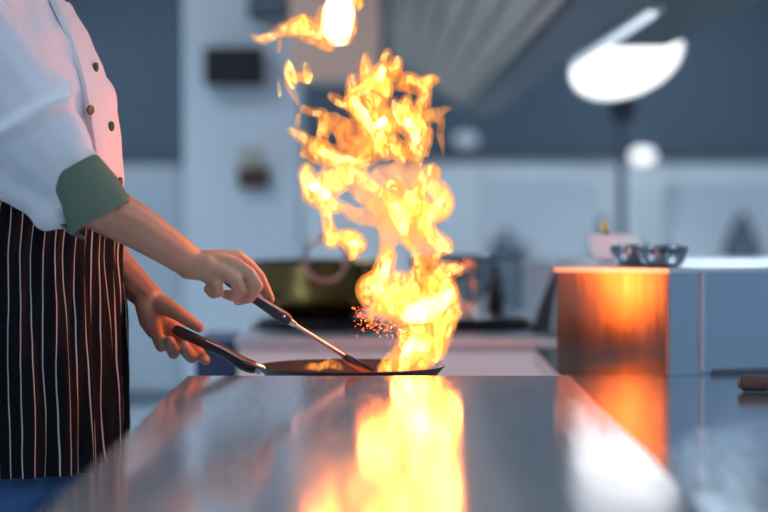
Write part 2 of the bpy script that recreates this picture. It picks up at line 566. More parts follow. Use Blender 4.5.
bowl('steel_bowl', 662.5, 4.292, .0465, .0365, M['bowl_steel'], 'rightmost small shiny steel bowl on the steel cabinet', group='small steel bowls on the cabinet')
bowl('mixing_bowl', 615, 4.60, .053, .052, M['white_ceramic'], 'white bowl with a spoon in it behind the steel bowls', .003, .45)
c = P(615, 262, 4.60)
sp = empty('serving_spoon', (c.x, c.y, BZ + .008))
tag(sp, 'dark handled spoon with a yellow tip standing in the white bowl', 'spoon')
a, b_ = Vector((c.x - .006, c.y - .01, BZ + .012)), P(603, 222, 4.60)
mid = a.lerp(b_, .72)
obj('handle', tube(BM(), [a.lerp(b_, t) for t in (.12, .4, .72)], [.0035, .005, .006], 12), M['dark_wood'], sp)
obj('tip', tube(BM(), [mid, a.lerp(b_, .85), b_], [.006, .0072, .005], 12), M['yellow_wood'], sp)
obj('spoon_head', ball(BM(), a + Vector((0, 0, .002)), .014, (1, .8, .35)), M['dark_wood'], sp)

# rolling pin on the counter, right edge of the picture
e0 = P(742, 370, 3.86)
rp = empty('rolling_pin', (e0.x + .1, 3.86, CZ))
tag(rp, 'dark brown rolling pin lying on the lower counter before the steel cabinet', 'rolling pin')
rr = .0135
z = CZ + rr + .0006
obj('barrel', tube(BM(), [(e0.x + .001, 3.868, z), (e0.x + .003, 3.868, z), (e0.x + .22, 3.80, z), (e0.x + .222, 3.80, z)], [rr - .002, rr, rr, rr - .002], 32), M['pin_wood'], rp)
obj('end_cap', tube(BM(), [(e0.x - .004, 3.8696, z), (e0.x + .001, 3.868, z)], [rr - .005, rr - .003], 24), M['dark_wood'], rp)
obj('grip', tube(BM(), [(e0.x + .222, 3.80, z), (e0.x + .24, 3.794, z), (e0.x + .29, 3.778, z), (e0.x + .3, 3.775, z)], [.006, .009, .010, .006], 20), M['dark_wood'], rp)

# ------------------------------------------------------------------ stove and what stands on it
SZ = .801
SX0, SX1, SY0, SY1 = P(235, 340, 5.2).x, .52, 5.2, 6.0
st = empty('gas_stove', (.1, 5.6, 0))
tag(st, 'pale enamelled gas stove behind the prep table carrying the pots', 'stove')
obj('plinth', box(BM(), SX0 + .03, SX1 - .03, SY0 + .06, SY1 - .03, 0, .1), M['trim_dark'], st, smooth=False)
obj('body', box(BM(), SX0 + .006, SX1 - .006, SY0 + .012, SY1 - .01, .1, SZ - .022), M['enamel'], st, smooth=False, bevel=.004)
obj('cooktop', box(BM(), SX0, SX1, SY0, SY1, SZ - .022, SZ), M['steel_edge'], st, smooth=False, bevel=.004)
obj('oven_door', box(BM(), SX0 + .06, SX1 - .1, SY0 - .012, SY0 + .012, .16, .60), M['steel_satin'], st, smooth=False, bevel=.006)
obj('handle', tube(BM(), [(SX0 + .12, SY0 - .012, .55), (SX0 + .12, SY0 - .05, .55), (SX1 - .16, SY0 - .05, .55), (SX1 - .16, SY0 - .012, .55)], .009, 12), M['steel_satin'], st)
for i in range(4):
    x = SX0 + .14 + i * .19
    obj('knob', lathe(BM(), [(0, 0), (.02, 0), (.017, .022), (0, .024)], (x, SY0 + .011, .66), 24, Matrix.Rotation(R(90), 4, 'X')), M['black_plastic'], st)
for px in (318, 472):
    c = P(px, 322, 5.58)
    x, y = c.x, 5.58
    gr = BM()
    for k in range(4):
        a = k * pi / 4 + .2
        dx, dy = cos(a) * .135, sin(a) * .135
        tube(gr, [(x - dx, y - dy, SZ + .016), (x + dx, y + dy, SZ + .016)], .007, 8)
        for s in (-1, 1):
            tube(gr, [(x + s * dx, y + s * dy, SZ + .002), (x + s * dx, y + s * dy, SZ + .02)], .007, 8)
    ring(gr, (x, y, SZ + .016), .13, .007, seg=40, s2=8)
    bn = obj('burner', lathe(BM(), [(0, .001), (.06, .001), (.06, .008), (.035, .012), (0, .012)], (x, y, SZ), 40), M['iron'], st)
    obj('grate', gr, M['iron'], bn)
    obj('drip_tray', lathe(BM(), [(0, .0005), (.155, .0005), (.16, .006), (.152, .004), (0, .001)], (x, y, SZ), 48), M['nonstick'], bn)
GZ = SZ + .0235

# wide bronze pan on the left burner
c = P(318, 262, 5.58)
zt = P(318, 262, 5.58).z
wx, wy, h = c.x, 5.58, zt - GZ
r = .158
wk = empty('wok', (wx, wy, GZ))
tag(wk, 'wide olive bronze pan with a ring handle on the left burner', 'pan')
prof = [(0, 0), (.07, .001), (.105, .012), (.132, .04), (.148, .08), (r - .003, h - .006), (r, h), (r - .003, h + .001), (r - .008, h - .004), (.142, .08), (.126, .042), (.10, .016), (0, .006)]
obj('bowl', lathe(BM(), prof, (wx, wy, GZ), 72), M['brass_gold'], wk, angle=60)
obj('rim', ring(BM(), (wx, wy, GZ + h), r + .001, .0032, seg=72), M['iron'], wk)
rc = P(326, 259, 5.42)
ob = BM(); ring(ob, (rc.x, wy - r - .008, rc.z), .049, .0052, axis=(0, 1, .15), seg=48)
hd = obj('ring_handle', ob, M['copper_loop'], wk)
for s in (-1, 1):
    lug = BM()
    tube(lug, [(rc.x + s * .043, wy - r + .016, rc.z - .012), (rc.x + s * .043, wy - r - .008, rc.z - .014)], .007, 10)
    obj('lug', lug, M['copper_loop'], hd)

# steel pot on the right burner
c = P(467, 258, 5.58)
px_, py_, h = c.x, 5.58, c.z - GZ
r = .136
pt = empty('stock_pot', (px_, py_, GZ))
tag(pt, 'shiny steel cooking pot half hidden by the flame on the right burner', 'pot')
obj('pot_body', lathe(BM(), [(0, 0), (r - .012, 0), (r - .003, .004), (r, .014), (r, h - .004), (r + .004, h), (r, h + .002), (r - .004, h - .003), (r - .004, .012), (r - .014, .006), (0, .006)], (px_, py_, GZ), 72), M['pot_steel'], pt)
obj('rim', ring(BM(), (px_, py_, GZ + h), r + .002, .0045, seg=72), M['steel_dark'], pt)
for s in (-1, 1):
    a = R(-112) if s > 0 else R(68)
    hb = BM()
    d = Vector((cos(a), sin(a), 0)); e = Vector((-d.y, d.x, 0))
    q = Vector((px_, py_, GZ + h * .72))
    tube(hb, [q + d * r * .985 + e * .045, q + d * (r + .022) + e * .04, q + d * (r + .03), q + d * (r + .022) - e * .04, q + d * r * .985 - e * .045], .005, 10)
    obj('handle', hb, M['steel_dark'], pt)

# black cone-shaped kettle at the right of the stove
kx, ky = .408, 5.36
kt = empty('kettle', (kx, ky, SZ))
tag(kt, 'black cone shaped kettle on the stove between pot and steel cabinet', 'kettle')
h = P(0, 272, ky).z - SZ
obj('kettle_body', lathe(BM(), [(0, .001), (.074, .001), (.077, .006), (.072, .02), (.05, h * .6), (.032, h - .01), (.03, h - .006), (0, h - .004)], (kx, ky, SZ), 48), M['black_plastic'], kt)
obj('lid', lathe(BM(), [(0, h - .003), (.03, h - .005), (.028, h + .004), (.008, h + .007), (.009, h + .015), (0, h + .017)], (kx, ky, SZ), 32), M['black_plastic'], kt)
obj('spout', tube(BM(), [(kx + .05, ky, SZ + .05), (kx + .085, ky, SZ + .085), (kx + .1, ky, SZ + .125)], [.016, .011, .008], 14), M['black_plastic'], kt)
obj('handle', tube(BM(), [(kx + .02, ky + .045, SZ + .09), (kx + .03, ky + .085, SZ + .1), (kx + .04, ky + .09, SZ + .06), (kx + .03, ky + .062, SZ + .025)], .007, 10), M['black_plastic'], kt)

# slim navy bin beside the stove
bx = (P(200, 360, 5.6).x, SX0 - .01)
bz = P(0, 336, 5.6).z
bn = empty('waste_bin', ((bx[0] + bx[1]) / 2, 5.6, 0))
tag(bn, 'slim navy blue bin standing left of the stove behind the pan', 'bin')
obj('bin_body', prism(BM(), [(bx[0], 5.45), (bx[1], 5.45), (bx[1], 5.8), (bx[0], 5.8)], .001, bz - .03), M['navy'], bn, smooth=False, bevel=.008)
obj('lid', prism(BM(), [(bx[0] - .004, 5.446), (bx[1] + .004, 5.446), (bx[1] + .004, 5.804), (bx[0] - .004, 5.804)], bz - .029, bz), M['navy'], bn, smooth=False, bevel=.01)

# counter behind the stove, running to the right
KZ = P(0, 262, 6.25).z
kb = empty('rear_counter', (1.0, 6.6, 0))
tag(kb, 'blue grey steel counter with a bright edge behind stove and cabinet', 'counter')
KX0, KX1 = P(515, 0, 6.25).x, 2.3
obj('body', box(BM(), KX0 + .02, KX1, 6.28, 6.46, .0, KZ - .02), M['steel_satin'], kb, smooth=False)
obj('worktop', box(BM(), KX0, KX1, 6.25, 6.49, KZ - .02, KZ), M['steel_edge'], kb, smooth=False, bevel=.003)

# ------------------------------------------------------------------ frying pan
PD = 3.684
pc = P(351, 366, PD)
pan_r = .1455
pr = empty('frying_pan', (pc.x, pc.y, pc.z - .042))
tag(pr, 'black frying pan held over the table end with tall flames in it', 'frying pan')
PZ = pc.z - .042
prof = [(0, 0), (.103, 0), (.112, .004), (pan_r - .002, .040), (pan_r, .042), (pan_r - .001, .0432), (pan_r - .0035, .042), (.110, .0065), (.102, .003), (0, .003)]
obj('pan_body', lathe(BM(), prof, (pc.x, pc.y, PZ), 96), M['nonstick'], pr, angle=50)
oil = obj('sauce', lathe(BM(), [(0, .0034), (.1025, .0034), (.107, .0055), (.104, .0075), (0, .0075)], (pc.x, pc.y, PZ), 64), M['oil'], pr)
# bracket and handle, rising to the left hand
h0 = Vector((pc.x - pan_r + .004, pc.y, PZ + .031))
h1 = P(262, 370, PD); h2 = P(244, 364, PD - .003); h3 = P(222, 351, PD - .008); h4 = P(200, 341, PD - .012); h5 = P(173, 328.5, PD - .016)
brk = BM()
tube(brk, [h0 + Vector((.004, 0, .002)), h1 + Vector((.0, 0, 0)), h1.lerp(h2, .5)], [.008, .0088, .0095], 16, .8)
obj('bracket', brk, M['steel_bright'], pr)
HP = spline([tuple(h1.lerp(h2, .35)), tuple(h2), tuple(h3), tuple(h4), tuple(h5)], 6)
n = len(HP)
hr = [.0095 + .0022 * sin(pi * min(1, i / (n * .45))) - .0012 * max(0, (i / n - .5)) for i in range(n)]
hr[-1] *= .6; hr[0] *= .9
pan_handle = obj('handle', tube(BM(), HP, hr, 20, .92), M['black_grip'], pr)
obj('handle_inlay', tube(BM(), [P(245, 361.5, PD - .0145), P(222, 348.0, PD - .0195), P(206, 340.6, PD - .022)], [.0012, .0016, .0010], 8), M['steel_bright'], pan_handle)

# food in the pan
rnd = random.Random(5)
for i, (px, dd) in enumerate([(300, -.03), (312, .02), (318, -.05), (326, .04), (333, -.015), (306, -.06), (322, -.085), (343, -.07), (296, .01), (312, .07), (376, -.08), (383, .05), (372, -.03)]):
    q = P(px, 366, PD + dd)
    b = BM()
    s = .011 + rnd.random() * .005
    ball(b, (q.x, q.y, PZ + .0085 + s * .62), s, (1.25, .9, .62), 3, Matrix.Rotation(rnd.random() * 3, 4, 'Z'))
    for v in b.verts:
        v.co += noise.noise_vector(v.co * 70) * .0022
    tag(obj('food_piece', b, M['food']), 'small browned piece of food frying in the black pan', 'food', 'food pieces in the frying pan')

# ------------------------------------------------------------------ spatula
g0, g1, g2 = P(222, 276.5, 3.503), P(252, 296.5, 3.518), P(289, 321, 3.540)
s1, s2 = P(344, 356, 3.592), P(351, 361, 3.600)
sp = empty('spatula', g1)
tag(sp, 'black handled steel spatula stirring the food in the pan', 'spatula')
HS = [g0.lerp(g1, t) for t in (0, .25, .6)] + [g1, g1.lerp(g2, .35), g1.lerp(g2, .7), g1.lerp(g2, .9), g2]
obj('handle', tube(BM(), HS, [.006, .0085, .0085, .0085, .009, .0105, .0108, .008], 20, .9), M['black_grip'], sp)
dirv = (g2 - g1).normalized()
obj('ferrule', tube(BM(), [g2 - dirv * .004, g2 + dirv * .012], [.0065, .0045], 16), M['steel_bright'], sp)
obj('shaft', tube(BM(), [g2 + dirv * .008, g2.lerp(s1, .5), s1], [.0034, .0030, .0034], 12), M['steel_satin'], sp)
hb = BM()
e = Vector((.25, -.9, .1)).normalized()
pts = [(s1, .008, .0045), (s1.lerp(s2, .6), .014, .0055), (s2, .021, .005), (P(361, 367.5, 3.611), .030, .0032), (P(368, 371, 3.618), .031, .002)]
rs = []
for (q, w, t) in pts:
    nrm = dirv.cross(e).normalized()
    rs.append([q + e * w * sx + nrm * t * sy for sx, sy in ((-1, -.6), (-.7, -1), (.7, -1), (1, -.6), (1, .6), (.7, 1), (-.7, 1), (-1, .6))])
loft(hb, rs)
obj('blade', hb, M['black_plastic'], sp)
obj('rivet', ball(BM(), P(284, 316.6, 3.526), .0022), M['steel_bright'], sp)

# ------------------------------------------------------------------ the cook
ck = empty('person', (-.56, 3.66, 0))
tag(ck, 'person in white chef jacket and striped black apron tossing a flaming pan', 'person')
FA = R(20)
Fv = Vector((cos(FA), -sin(FA), 0)); Rv = Vector((-sin(FA), -cos(FA), 0))
CY = 3.66
# torso rings: z, x of the front silhouette in the picture, half depth, half width
TR = [(.62, 112, .140, .185), (.70, 113, .150, .192), (.80, 113, .152, .194), (.92, 110.5, .150, .192), (1.02, 108.5, .150, .188), (1.10, 112, .150, .185), (1.14, 121, .150, .184), (1.20, 118, .146, .186),
      (1.26, 111.5, .140, .19), (1.31, 98, .132, .192), (1.36, 84, .118, .19), (1.41, 66, .098, .172), (1.45, 36, .078, .12), (1.49, 22, .062, .078)]
def ring_at(z):
    if z <= TR[0][0]:
        q = TR[0]
    elif z >= TR[-1][0]:
        q = TR[-1]
    else:
        for a, b in zip(TR, TR[1:]):
            if a[0] <= z <= b[0]:
                t = (z - a[0]) / (b[0] - a[0]); t = t * t * (3 - 2 * t) * .5 + t * .5
                q = tuple(u + (v - u) * t for u, v in zip(a, b)); break
    _, px, a, b = q
    sx = math.hypot(a * Fv.x, b * Rv.x)
    xs = (px - 384) / F_PX * CY
    return Vector((xs - sx, CY, z)), a, b
def torso(z, th, off=0.0):
    """point on the clothed trunk; th 0 = his front, +90 deg = his right side"""
    c, a, b = ring_at(z)
    return c + Fv * (a + off) * cos(th) + Rv * (b + off) * sin(th)

NS = 72
def torso_rings(zs, off):
    return [[torso(z, 2 * pi * k / NS, off(z) if callable(off) else off) for k in range(NS)] for z in zs]

SHO = P(-46, 28, 3.41); ELB = P(86, 201, 3.362); WR = P(198, 263, 3.485)
LSH = Vector((ring_at(1.38)[0].x, CY, 1.375)) - Rv * .15 - Fv * .03; LEL = P(62, 214, 3.88); LWR = P(150, 299, 3.70)

bm = BM()
# trunk, neck, legs of the body under the clothes
loft(bm, [[p for p in r] for r in torso_rings([.86, .95, 1.05, 1.15, 1.26, 1.36, 1.41, 1.45, 1.47], -.02)])
nk = ring_at(1.46)[0]
hc = nk + Vector((.03, -.01, .155))
chain(bm, [(nk + Vector((0, 0, -.03)), .062), (nk + Vector((.008, 0, .03)), .056), (hc + Vector((-.012, 0, -.08)), .056)])
# head: skull, jaw, chin, brow, nose, ears
ball(bm, hc + Vector((-.012, 0, .03)), .09, (1.08, .86, 1.0), 3)
ball(bm, hc + Vector((.022, 0, -.03)), .07, (1.0, .9, 1.15), 3)
fh = Vector((cos(R(12)), -sin(R(12)), 0)); rh = Vector((-fh.y, fh.x, 0))
ball(bm, hc + fh * .06 + Vector((0, 0, -.10)), .026)
chain(bm, [(hc + fh * .086 + Vector((0, 0, .012)), .010), (hc + fh * .100 + Vector((0, 0, -.022)), .013)])
for s in (-1, 1):
    ball(bm, hc + rh * s * .078 + Vector((-.01, 0, -.012)), .024, (.9, .4, 1.25))
    chain(bm, [(hc + fh * .074 + rh * s * .018 + Vector((0, 0, .028)), .012), (hc + fh * .066 + rh * s * .045 + Vector((0, 0, .028)), .012)])
    ball(bm, hc + fh * .06 + rh * s * .042 + Vector((0, 0, -.03)), .026)
for s in (-1, 1):
    hp = Vector((ring_at(.9)[0].x, CY, .9)) + Rv * s * .092
    kn = hp + Fv * .02 + Rv * s * .01 + Vector((0, 0, -.42))
    an = kn - Fv * .03 + Vector((0, 0, -.40))
    chain(bm, [(hp, .085), (hp.lerp(kn, .5), .072), (kn, .054), (kn.lerp(an, .35), .052), (an, .037)], step=.4)
    chain(bm, [(an + Vector((0, 0, -.03)), .036), (an + Fv * .10 + Vector((0, 0, -.045)), .03), (an + Fv * .15 + Vector((0, 0, -.05)), .024)])
# right arm
def bend(pts, k=5):
    return [(Vector(q[:3]), q[3]) for q in spline([(*p, r) for p, r in pts], k)]
chain(bm, [(SHO, .052), (SHO.lerp(ELB, .5), .046), (ELB, .038)])
FA1 = ELB.lerp(WR, .33) + Vector((0, 0, .004))
chain(bm, bend([(ELB, .036), (FA1, .0345), (ELB.lerp(WR, .7), .0285), (WR + Vector((-.012, 0, .001)), .0245)]), sub=3)
# flatter, wider wrist
chain(bm, [(WR + Vector((-.012, -.008, -.004)), .021), (WR + Vector((.012, -.010, -.006)), .021)], sub=3)
def hand_chain(pts, sub=3):
    chain(bm, [(P(a, b, d), r) for a, b, d, r in pts], sub=sub, step=.35)
# right hand: back of the hand to the camera, fist round the spatula handle
kn_i, kn_m, kn_r, kn_p = (237, 258, 3.506), (236, 266, 3.482), (227, 274, 3.470), (214, 279, 3.472)
for k, rr in ((kn_i, .0125), (kn_m, .0130), (kn_r, .0120), (kn_p, .0115)):
    wq = P(204, 262, 3.485) if k in (kn_i, kn_m) else P(203, 267, 3.478)
    chain(bm, [(wq, .0185), (wq.lerp(P(*k), .5), .0165), (P(*k), rr)], sub=3, step=.35)
hand_chain([(*kn_i, .0122), (249, 266, 3.520, .0108), (259, 277, 3.532, .0102), (265, 289, 3.541, .0090), (270, 299, 3.548, .0078)])
hand_chain([(*kn_m, .0122), (249, 274, 3.474, .0110), (256.5, 286, 3.470, .0106), (249.5, 297, 3.480, .0096), (238, 300.5, 3.487, .0082)])
hand_chain([(*kn_r, .0118), (236, 281, 3.462, .0104), (239.5, 289.5, 3.462, .0100), (233, 296, 3.474, .0090), (226, 294.5, 3.480, .0078)])
hand_chain([(*kn_p, .0108), (217, 286, 3.462, .0092), (218.5, 292, 3.464, .0086), (213, 294, 3.474, .0078), (207.5, 289, 3.482, .0068)])
hand_chain([(205, 266, 3.498, .0170), (217, 266, 3.524, .0150), (232, 274, 3.540, .0110), (244, 283, 3.542, .0098), (254, 291, 3.546, .0086)])
# left arm and hand, gripping the pan handle from behind and below
chain(bm, [(LSH, .052), (LSH.lerp(LEL, .5), .046), (LEL, .040)])
chain(bm, bend([(LEL, .037), (LEL.lerp(LWR, .4) + Vector((0, 0, .004)), .0345), (LEL.lerp(LWR, .75), .028), (LWR, .0235)]), sub=3)
hand_chain([(149, 299, 3.70, .022), (155, 315, 3.708, .022), (160, 324, 3.714, .019)])
hand_chain([(146, 303, 3.695, .019), (149, 320, 3.690, .017), (154, 331, 3.690, .013)])
for (a, b) in (((158, 336, 3.702), .0115), ((168, 337, 3.708), .0115), ((180, 340, 3.710), .0115), ((192, 344, 3.708), .011)):
    chain(bm, [(P(155, 314, 3.708), .018), (P(155, 314, 3.708).lerp(P(*a), .55), .015), (P(*a), b)], sub=3, step=.35)
hand_chain([(158, 336, 3.702, .0112), (160, 345, 3.690, .0096), (161, 347, 3.670, .0088), (160, 337, 3.652, .0078)])
hand_chain([(168, 337, 3.708, .0112), (172, 350, 3.696, .0100), (173.5, 353.5, 3.672, .0096), (170, 341, 3.646, .0086)])
hand_chain([(180, 340, 3.710, .0112), (188, 354, 3.694, .0100), (192, 357.5, 3.668, .0098), (184.5, 346, 3.644, .0090)])
hand_chain([(192, 344, 3.708, .0108), (202, 357, 3.694, .0092), (206, 360.5, 3.674, .0086), (204.5, 359, 3.658, .0076)])
hand_chain([(158, 303, 3.694, .0165), (167, 307, 3.682, .0150), (179, 314, 3.672, .0122), (190, 321.5, 3.671, .0106), (199, 327.5, 3.670, .0088)])
me = remesh(bm, .0026, 5, .5)
# veins and knuckle creases as a slight relief
me.update()
body = link('body', me, M['skin'], ck)

# nails
for a, b, d, s in ((270.5, 297, 3.541, .004), (237, 302, 3.479, .0042), (199, 325.5, 3.6615, .0045)):
    q = P(a, b, d)
    nb = BM(); ball(nb, q, s, (1.3, .35, .9), 2)
    obj('nail', nb, M['nail'], ck)
# face and hair
for s in (-1, 1):
    ec = hc + fh * .074 + rh * s * .033 + Vector((0, 0, .008))
    ey = obj('eye', ball(BM(), ec, .0125, sub=3), M['eye_white'], ck)
    obj('iris', ball(BM(), ec + fh * .0095 + Vector((0, 0, -.002)), .0052), M['iris'], ey)
    obj('eyebrow', tube(BM(), [ec + fh * .016 + rh * s * -.014 + Vector((0, 0, .022)), ec + fh * .016 + Vector((0, 0, .027)), ec + fh * .006 + rh * s * .016 + Vector((0, 0, .021))], [.003, .004, .002], 8), M['hair'], ck)
obj('lips', tube(BM(), [hc + fh * .086 + rh * -.024 + Vector((0, 0, -.063)), hc + fh * .094 + Vector((0, 0, -.062)), hc + fh * .086 + rh * .024 + Vector((0, 0, -.063))], [.002, .0065, .002], 10), M['lip'], ck)
hb = BM()
ball(hb, hc + Vector((-.02, 0, .045)), .096, (1.06, .90, .95), 3)
bmesh.ops.bisect_plane(hb, geom=hb.verts[:] + hb.edges[:] + hb.faces[:], plane_co=hc + fh * .02 + Vector((0, 0, .035)), plane_no=fh * .75 + Vector((0, 0, -.66)), clear_outer=True)
bmesh.ops.holes_fill(hb, edges=[e for e in hb.edges if e.is_boundary])
obj('hair', hb, M['hair'], ck)

# jacket: trunk and sleeves in one cloth surface
bm = BM()
zs = [.98 + .0175 * i for i in range(30)]
loft(bm, torso_rings([z for z in zs if z <= 1.475], 0.0))
me = remesh(bm, .0045, 10, .5)
me.update()
NRM = [v.normal.copy() for v in me.vertices]
for v, vn in zip(me.vertices, NRM):
    p = v.co
    # folds: drag lines from the shoulder down to the elbow, and soft crumples
    q = Vector((p.x * 6 + p.z * 5, p.y * 5, p.z * 3.2 - p.x * 4))
    f = noise.noise(q * 1.6) * .013 + noise.noise(q * 3.7 + Vector((3, 1, 7))) * .007
    w = 1.0 if p.z > 1.13 else .4
    v.co = p + vn * f * w
me.update()
jk = link('jacket', me, M['jacket'], ck)
for nm, which in (('right', 0), ('left', 1)):
    bm = BM()
    if which == 0:
        chain(bm, bend([(SHO + Vector((-.02, .10, -.01)), .075), (SHO, .077), (SHO.lerp(ELB, .4), .078), (SHO.lerp(ELB, .70), .068), (SHO.lerp(ELB, .86), .045), (SHO.lerp(ELB, .90), .036)]), step=.25)
        chain(bm, [(P(-10, 160, 3.40), .052), (P(12, 176, 3.39), .040), (P(38, 199, 3.375), .026), (P(62, 220, 3.36), .013)], step=.25)
    else:
        chain(bm, bend([(LSH, .07), (LSH.lerp(LEL, .5), .068), (LEL, .060), (LEL.lerp(LWR, .12), .050)]), step=.25)
    me = remesh(bm, .0042, 8, .5)
    me.update()
    NRM = [v.normal.copy() for v in me.vertices]
    axs = (ELB - SHO).normalized()
    for v, vn in zip(me.vertices, NRM):
        p = v.co
        u = (p - SHO).dot(axs)
        side = p - SHO - axs * u
        # long drag folds slanting round the arm, tighter towards the elbow
        g_ = sin(u * 46 + side.x * 30 - side.z * 34 + 2.4 * noise.noise(p * 9))
        f = .012 * max(0, g_) ** 2 * (1 if u > .05 else .4) + noise.noise(p * 14) * .006 + noise.noise(p * 36) * .0018
        v.co = p + vn * f
    me.update()
    link('sleeve', me, M['jacket'], jk)
# front flap of the double-breasted jacket: a raised edge running down beside the buttons
def th_for(px, z, off=0.0):
    """angle on the visible side of the trunk that lands at picture column px"""
    best = None
    for i in range(0, 1300):
        th = R(-24 + i * .1)
        q = torso(z, th, off)
        x = 384 + q.x / q.y * F_PX
        if best is None or abs(x - px) < best[0]:
            best = (abs(x - px), th)
    return best[1]
edge = spline([(1.415, 53), (1.36, 68), (1.31, 78), (1.26, 85), (1.20, 91), (1.15, 96), (1.12, 98)], 6)
fb = BM()
rows_ = []
for z, px in edge:
    t1 = th_for(px, z)
    r1 = []
    for k, (dt, of) in enumerate(((0, -.004), (0, .0075), (-.04, .009), (-.2, .0085), (-.36, .008), (-.5, .006), (-.62, .004), (-.62, -.004))):
        q = torso(z, t1 + dt, of)
        q += (q - Vector((ring_at(z)[0].x, CY, z))).normalized() * noise.noise(q * 9) * .003
        r1.append(q)
    rows_.append(r1)
loft(fb, rows_)
obj('front_flap', fb, M['jacket'], jk)
# buttons
def button(px, z, off=.009):
    th = th_for(px, z, off)
    q = torso(z, th, off)
    nrm = (torso(z, th, .05) - torso(z, th, 0)).normalized()
    rot = nrm.to_track_quat('Z', 'Y').to_matrix().to_4x4()
    b = BM()
    lathe(b, [(0, -.001), (.0062, -.001), (.0078, .0012), (.0072, .0032), (.0052, .0026), (0, .0022)], q, 24, rot)
    obj('button', b, M['green_button'], jk)
for px, z in ((95.5, P(0, 68, CY).z), (111, P(0, 127, CY).z), (119.5, P(0, 182, CY).z), (90, P(0, 112, CY).z), (104, P(0, 181, CY).z)):
    button(px, z)

# turned-back green cuff at the elbow
ca, cb_ = P(73, 167, 3.352), P(102, 217, 3.352)
ax = (cb_ - ca).normalized()
A_, B_ = frame(ax)
rs = []
for t, r in ((0.02, .033), (0, .038), (.05, .0405), (.5, .0450), (.93, .0475), (1.0, .0465), (1.0, .042), (.9, .036), (.3, .030)):
    c0 = ca.lerp(cb_, t)
    rs.append([c0 + (A_ * cos(2 * pi * k / 48) + B_ * sin(2 * pi * k / 48)) * (r + .0016 * sin(3 * 2 * pi * k / 48 + t * 5)) for k in range(48)])
cbm = BM(); loft(cbm, rs, cap=False)
obj('cuff', cbm, M['cuff'], jk, angle=70)
# the green lining that shows under the sleeve
ca2, cb2 = P(58, 222, 3.352), P(84, 238, 3.35)
cl = BM(); tube(cl, [ca2, ca2.lerp(cb2, .5) + Vector((0, 0, -.002)), cb2], [.004, .007, .004], 12, .6)
obj('sleeve_lining', cl, M['cuff'], jk)
# left cuff
ca, cb_ = LEL.lerp(LWR, .02), LEL.lerp(LWR, .30)
ax = (cb_ - ca).normalized(); A_, B_ = frame(ax)
rs = [[ca.lerp(cb_, t) + (A_ * cos(2 * pi * k / 40) + B_ * sin(2 * pi * k / 40)) * r for k in range(40)] for t, r in ((0, .052), (.04, .056), (.6, .056), (1, .055), (1, .050), (.7, .045))]
cbm = BM(); loft(cbm, rs, cap=False)
obj('cuff', cbm, M['cuff'], jk, angle=70)

# pinstriped apron wrapped round the waist
NA = 220
HEM = .702
zs = [HEM + (1.118 - HEM) * i / 44 for i in range(45)]
ab = BM()
uvl = ab.loops.layers.uv.new('cloth')
per = 1.09
def apron_pt(z, k, off):
    th = 2 * pi * k / NA
    t = (z - HEM) / (1.118 - HEM)
    fold = (.0045 * (1 - t) + .002) * sin(th * 23 + 1.3 * sin(th * 3) + 1.2 * sin(t * 5 + th)) + .006 * noise.noise(Vector((th * 2.4, t * 2.2, 1.5)))
    fold += .0025 * sin(th * 46 + 9 * t)
    return torso(z, th, .013 + off + fold + .004 * (1 - t))
grid = [[ab.verts.new(apron_pt(z, k, 0)) for k in range(NA)] for z in zs]
inner = [[ab.verts.new(apron_pt(z, k, -.0025)) for k in range(NA)] for z in (zs[0], zs[-1])]
def quad(vs, us):
    f = ab.faces.new(vs)
    for l, u in zip(f.loops, us):
        l[uvl].uv = u
for i in range(len(zs) - 1):
    for k in range(NA):
        j = (k + 1) % NA
        u0, u1 = k / NA * per, (k + 1) / NA * per
        v0, v1 = zs[i], zs[i + 1]
        quad((grid[i][k], grid[i][j], grid[i + 1][j], grid[i + 1][k]), ((u0, v0), (u1, v0), (u1, v1), (u0, v1)))
for g_, row in ((grid[0], inner[0]), (grid[-1], inner[1])):
    for k in range(NA):
        j = (k + 1) % NA
        quad((g_[k], g_[j], row[j], row[k]), [(.012, 0)] * 4)
obj('apron', ab, M['apron'], ck, angle=80)
# trousers and shoes
bm = BM()
loft(bm, torso_rings([.66, .72, .80, .88, .95, .99], -.012))
feet = []
for s in (-1, 1):
    hp = Vector((ring_at(.8)[0].x, CY, .82)) + Rv * s * .088
    kn = hp + Fv * .02 + Rv * s * .012 + Vector((0, 0, -.34))
    an = kn - Fv * .03 + Vector((0, 0, -.38))
    feet.append(an)
    chain(bm, [(hp, .098), (hp.lerp(kn, .5), .088), (kn, .076), (an, .066)], sub=3, step=.3)
me = remesh(bm, .008, 6)
link('trousers', me, M['denim'], ck)
for an in feet:
    bm = BM()
    chain(bm, [(Vector((an.x, an.y, .06)) - Fv * .02, .05), (Vector((an.x, an.y, .05)) + Fv * .08, .044), (Vector((an.x, an.y, .042)) + Fv * .16, .038)], sub=3, step=.3)
    me = remesh(bm, .006, 4)
    for v in me.vertices:
        v.co.z = max(v.co.z, .002)
    link('shoe', me, M['shoe'], ck)

# ------------------------------------------------------------------ flames
def strokes(lst, seed, spread=.045, k=3, rs=1.0, base=PD, wob=.0):
    rn = random.Random(seed)
    bm = BM()
    for st_ in lst:
        d0 = base + (rn.random() - .5) * 2 * spread
        dd = (rn.random() - .5) * spread
        pts = spline(st_, k)
        m = len(pts)
        ch = []
        for i, (x, y, r) in enumerate(pts):
            t = i / max(1, m - 1)
            rad = max(.6, r) * rs / F_PX * base
            d = d0 + dd * t + .012 * sin(t * 7 + d0 * 90)
            ch.append((P(x, y, d), rad))
        chain(bm, ch, sub=2, step=.5)
    return bm

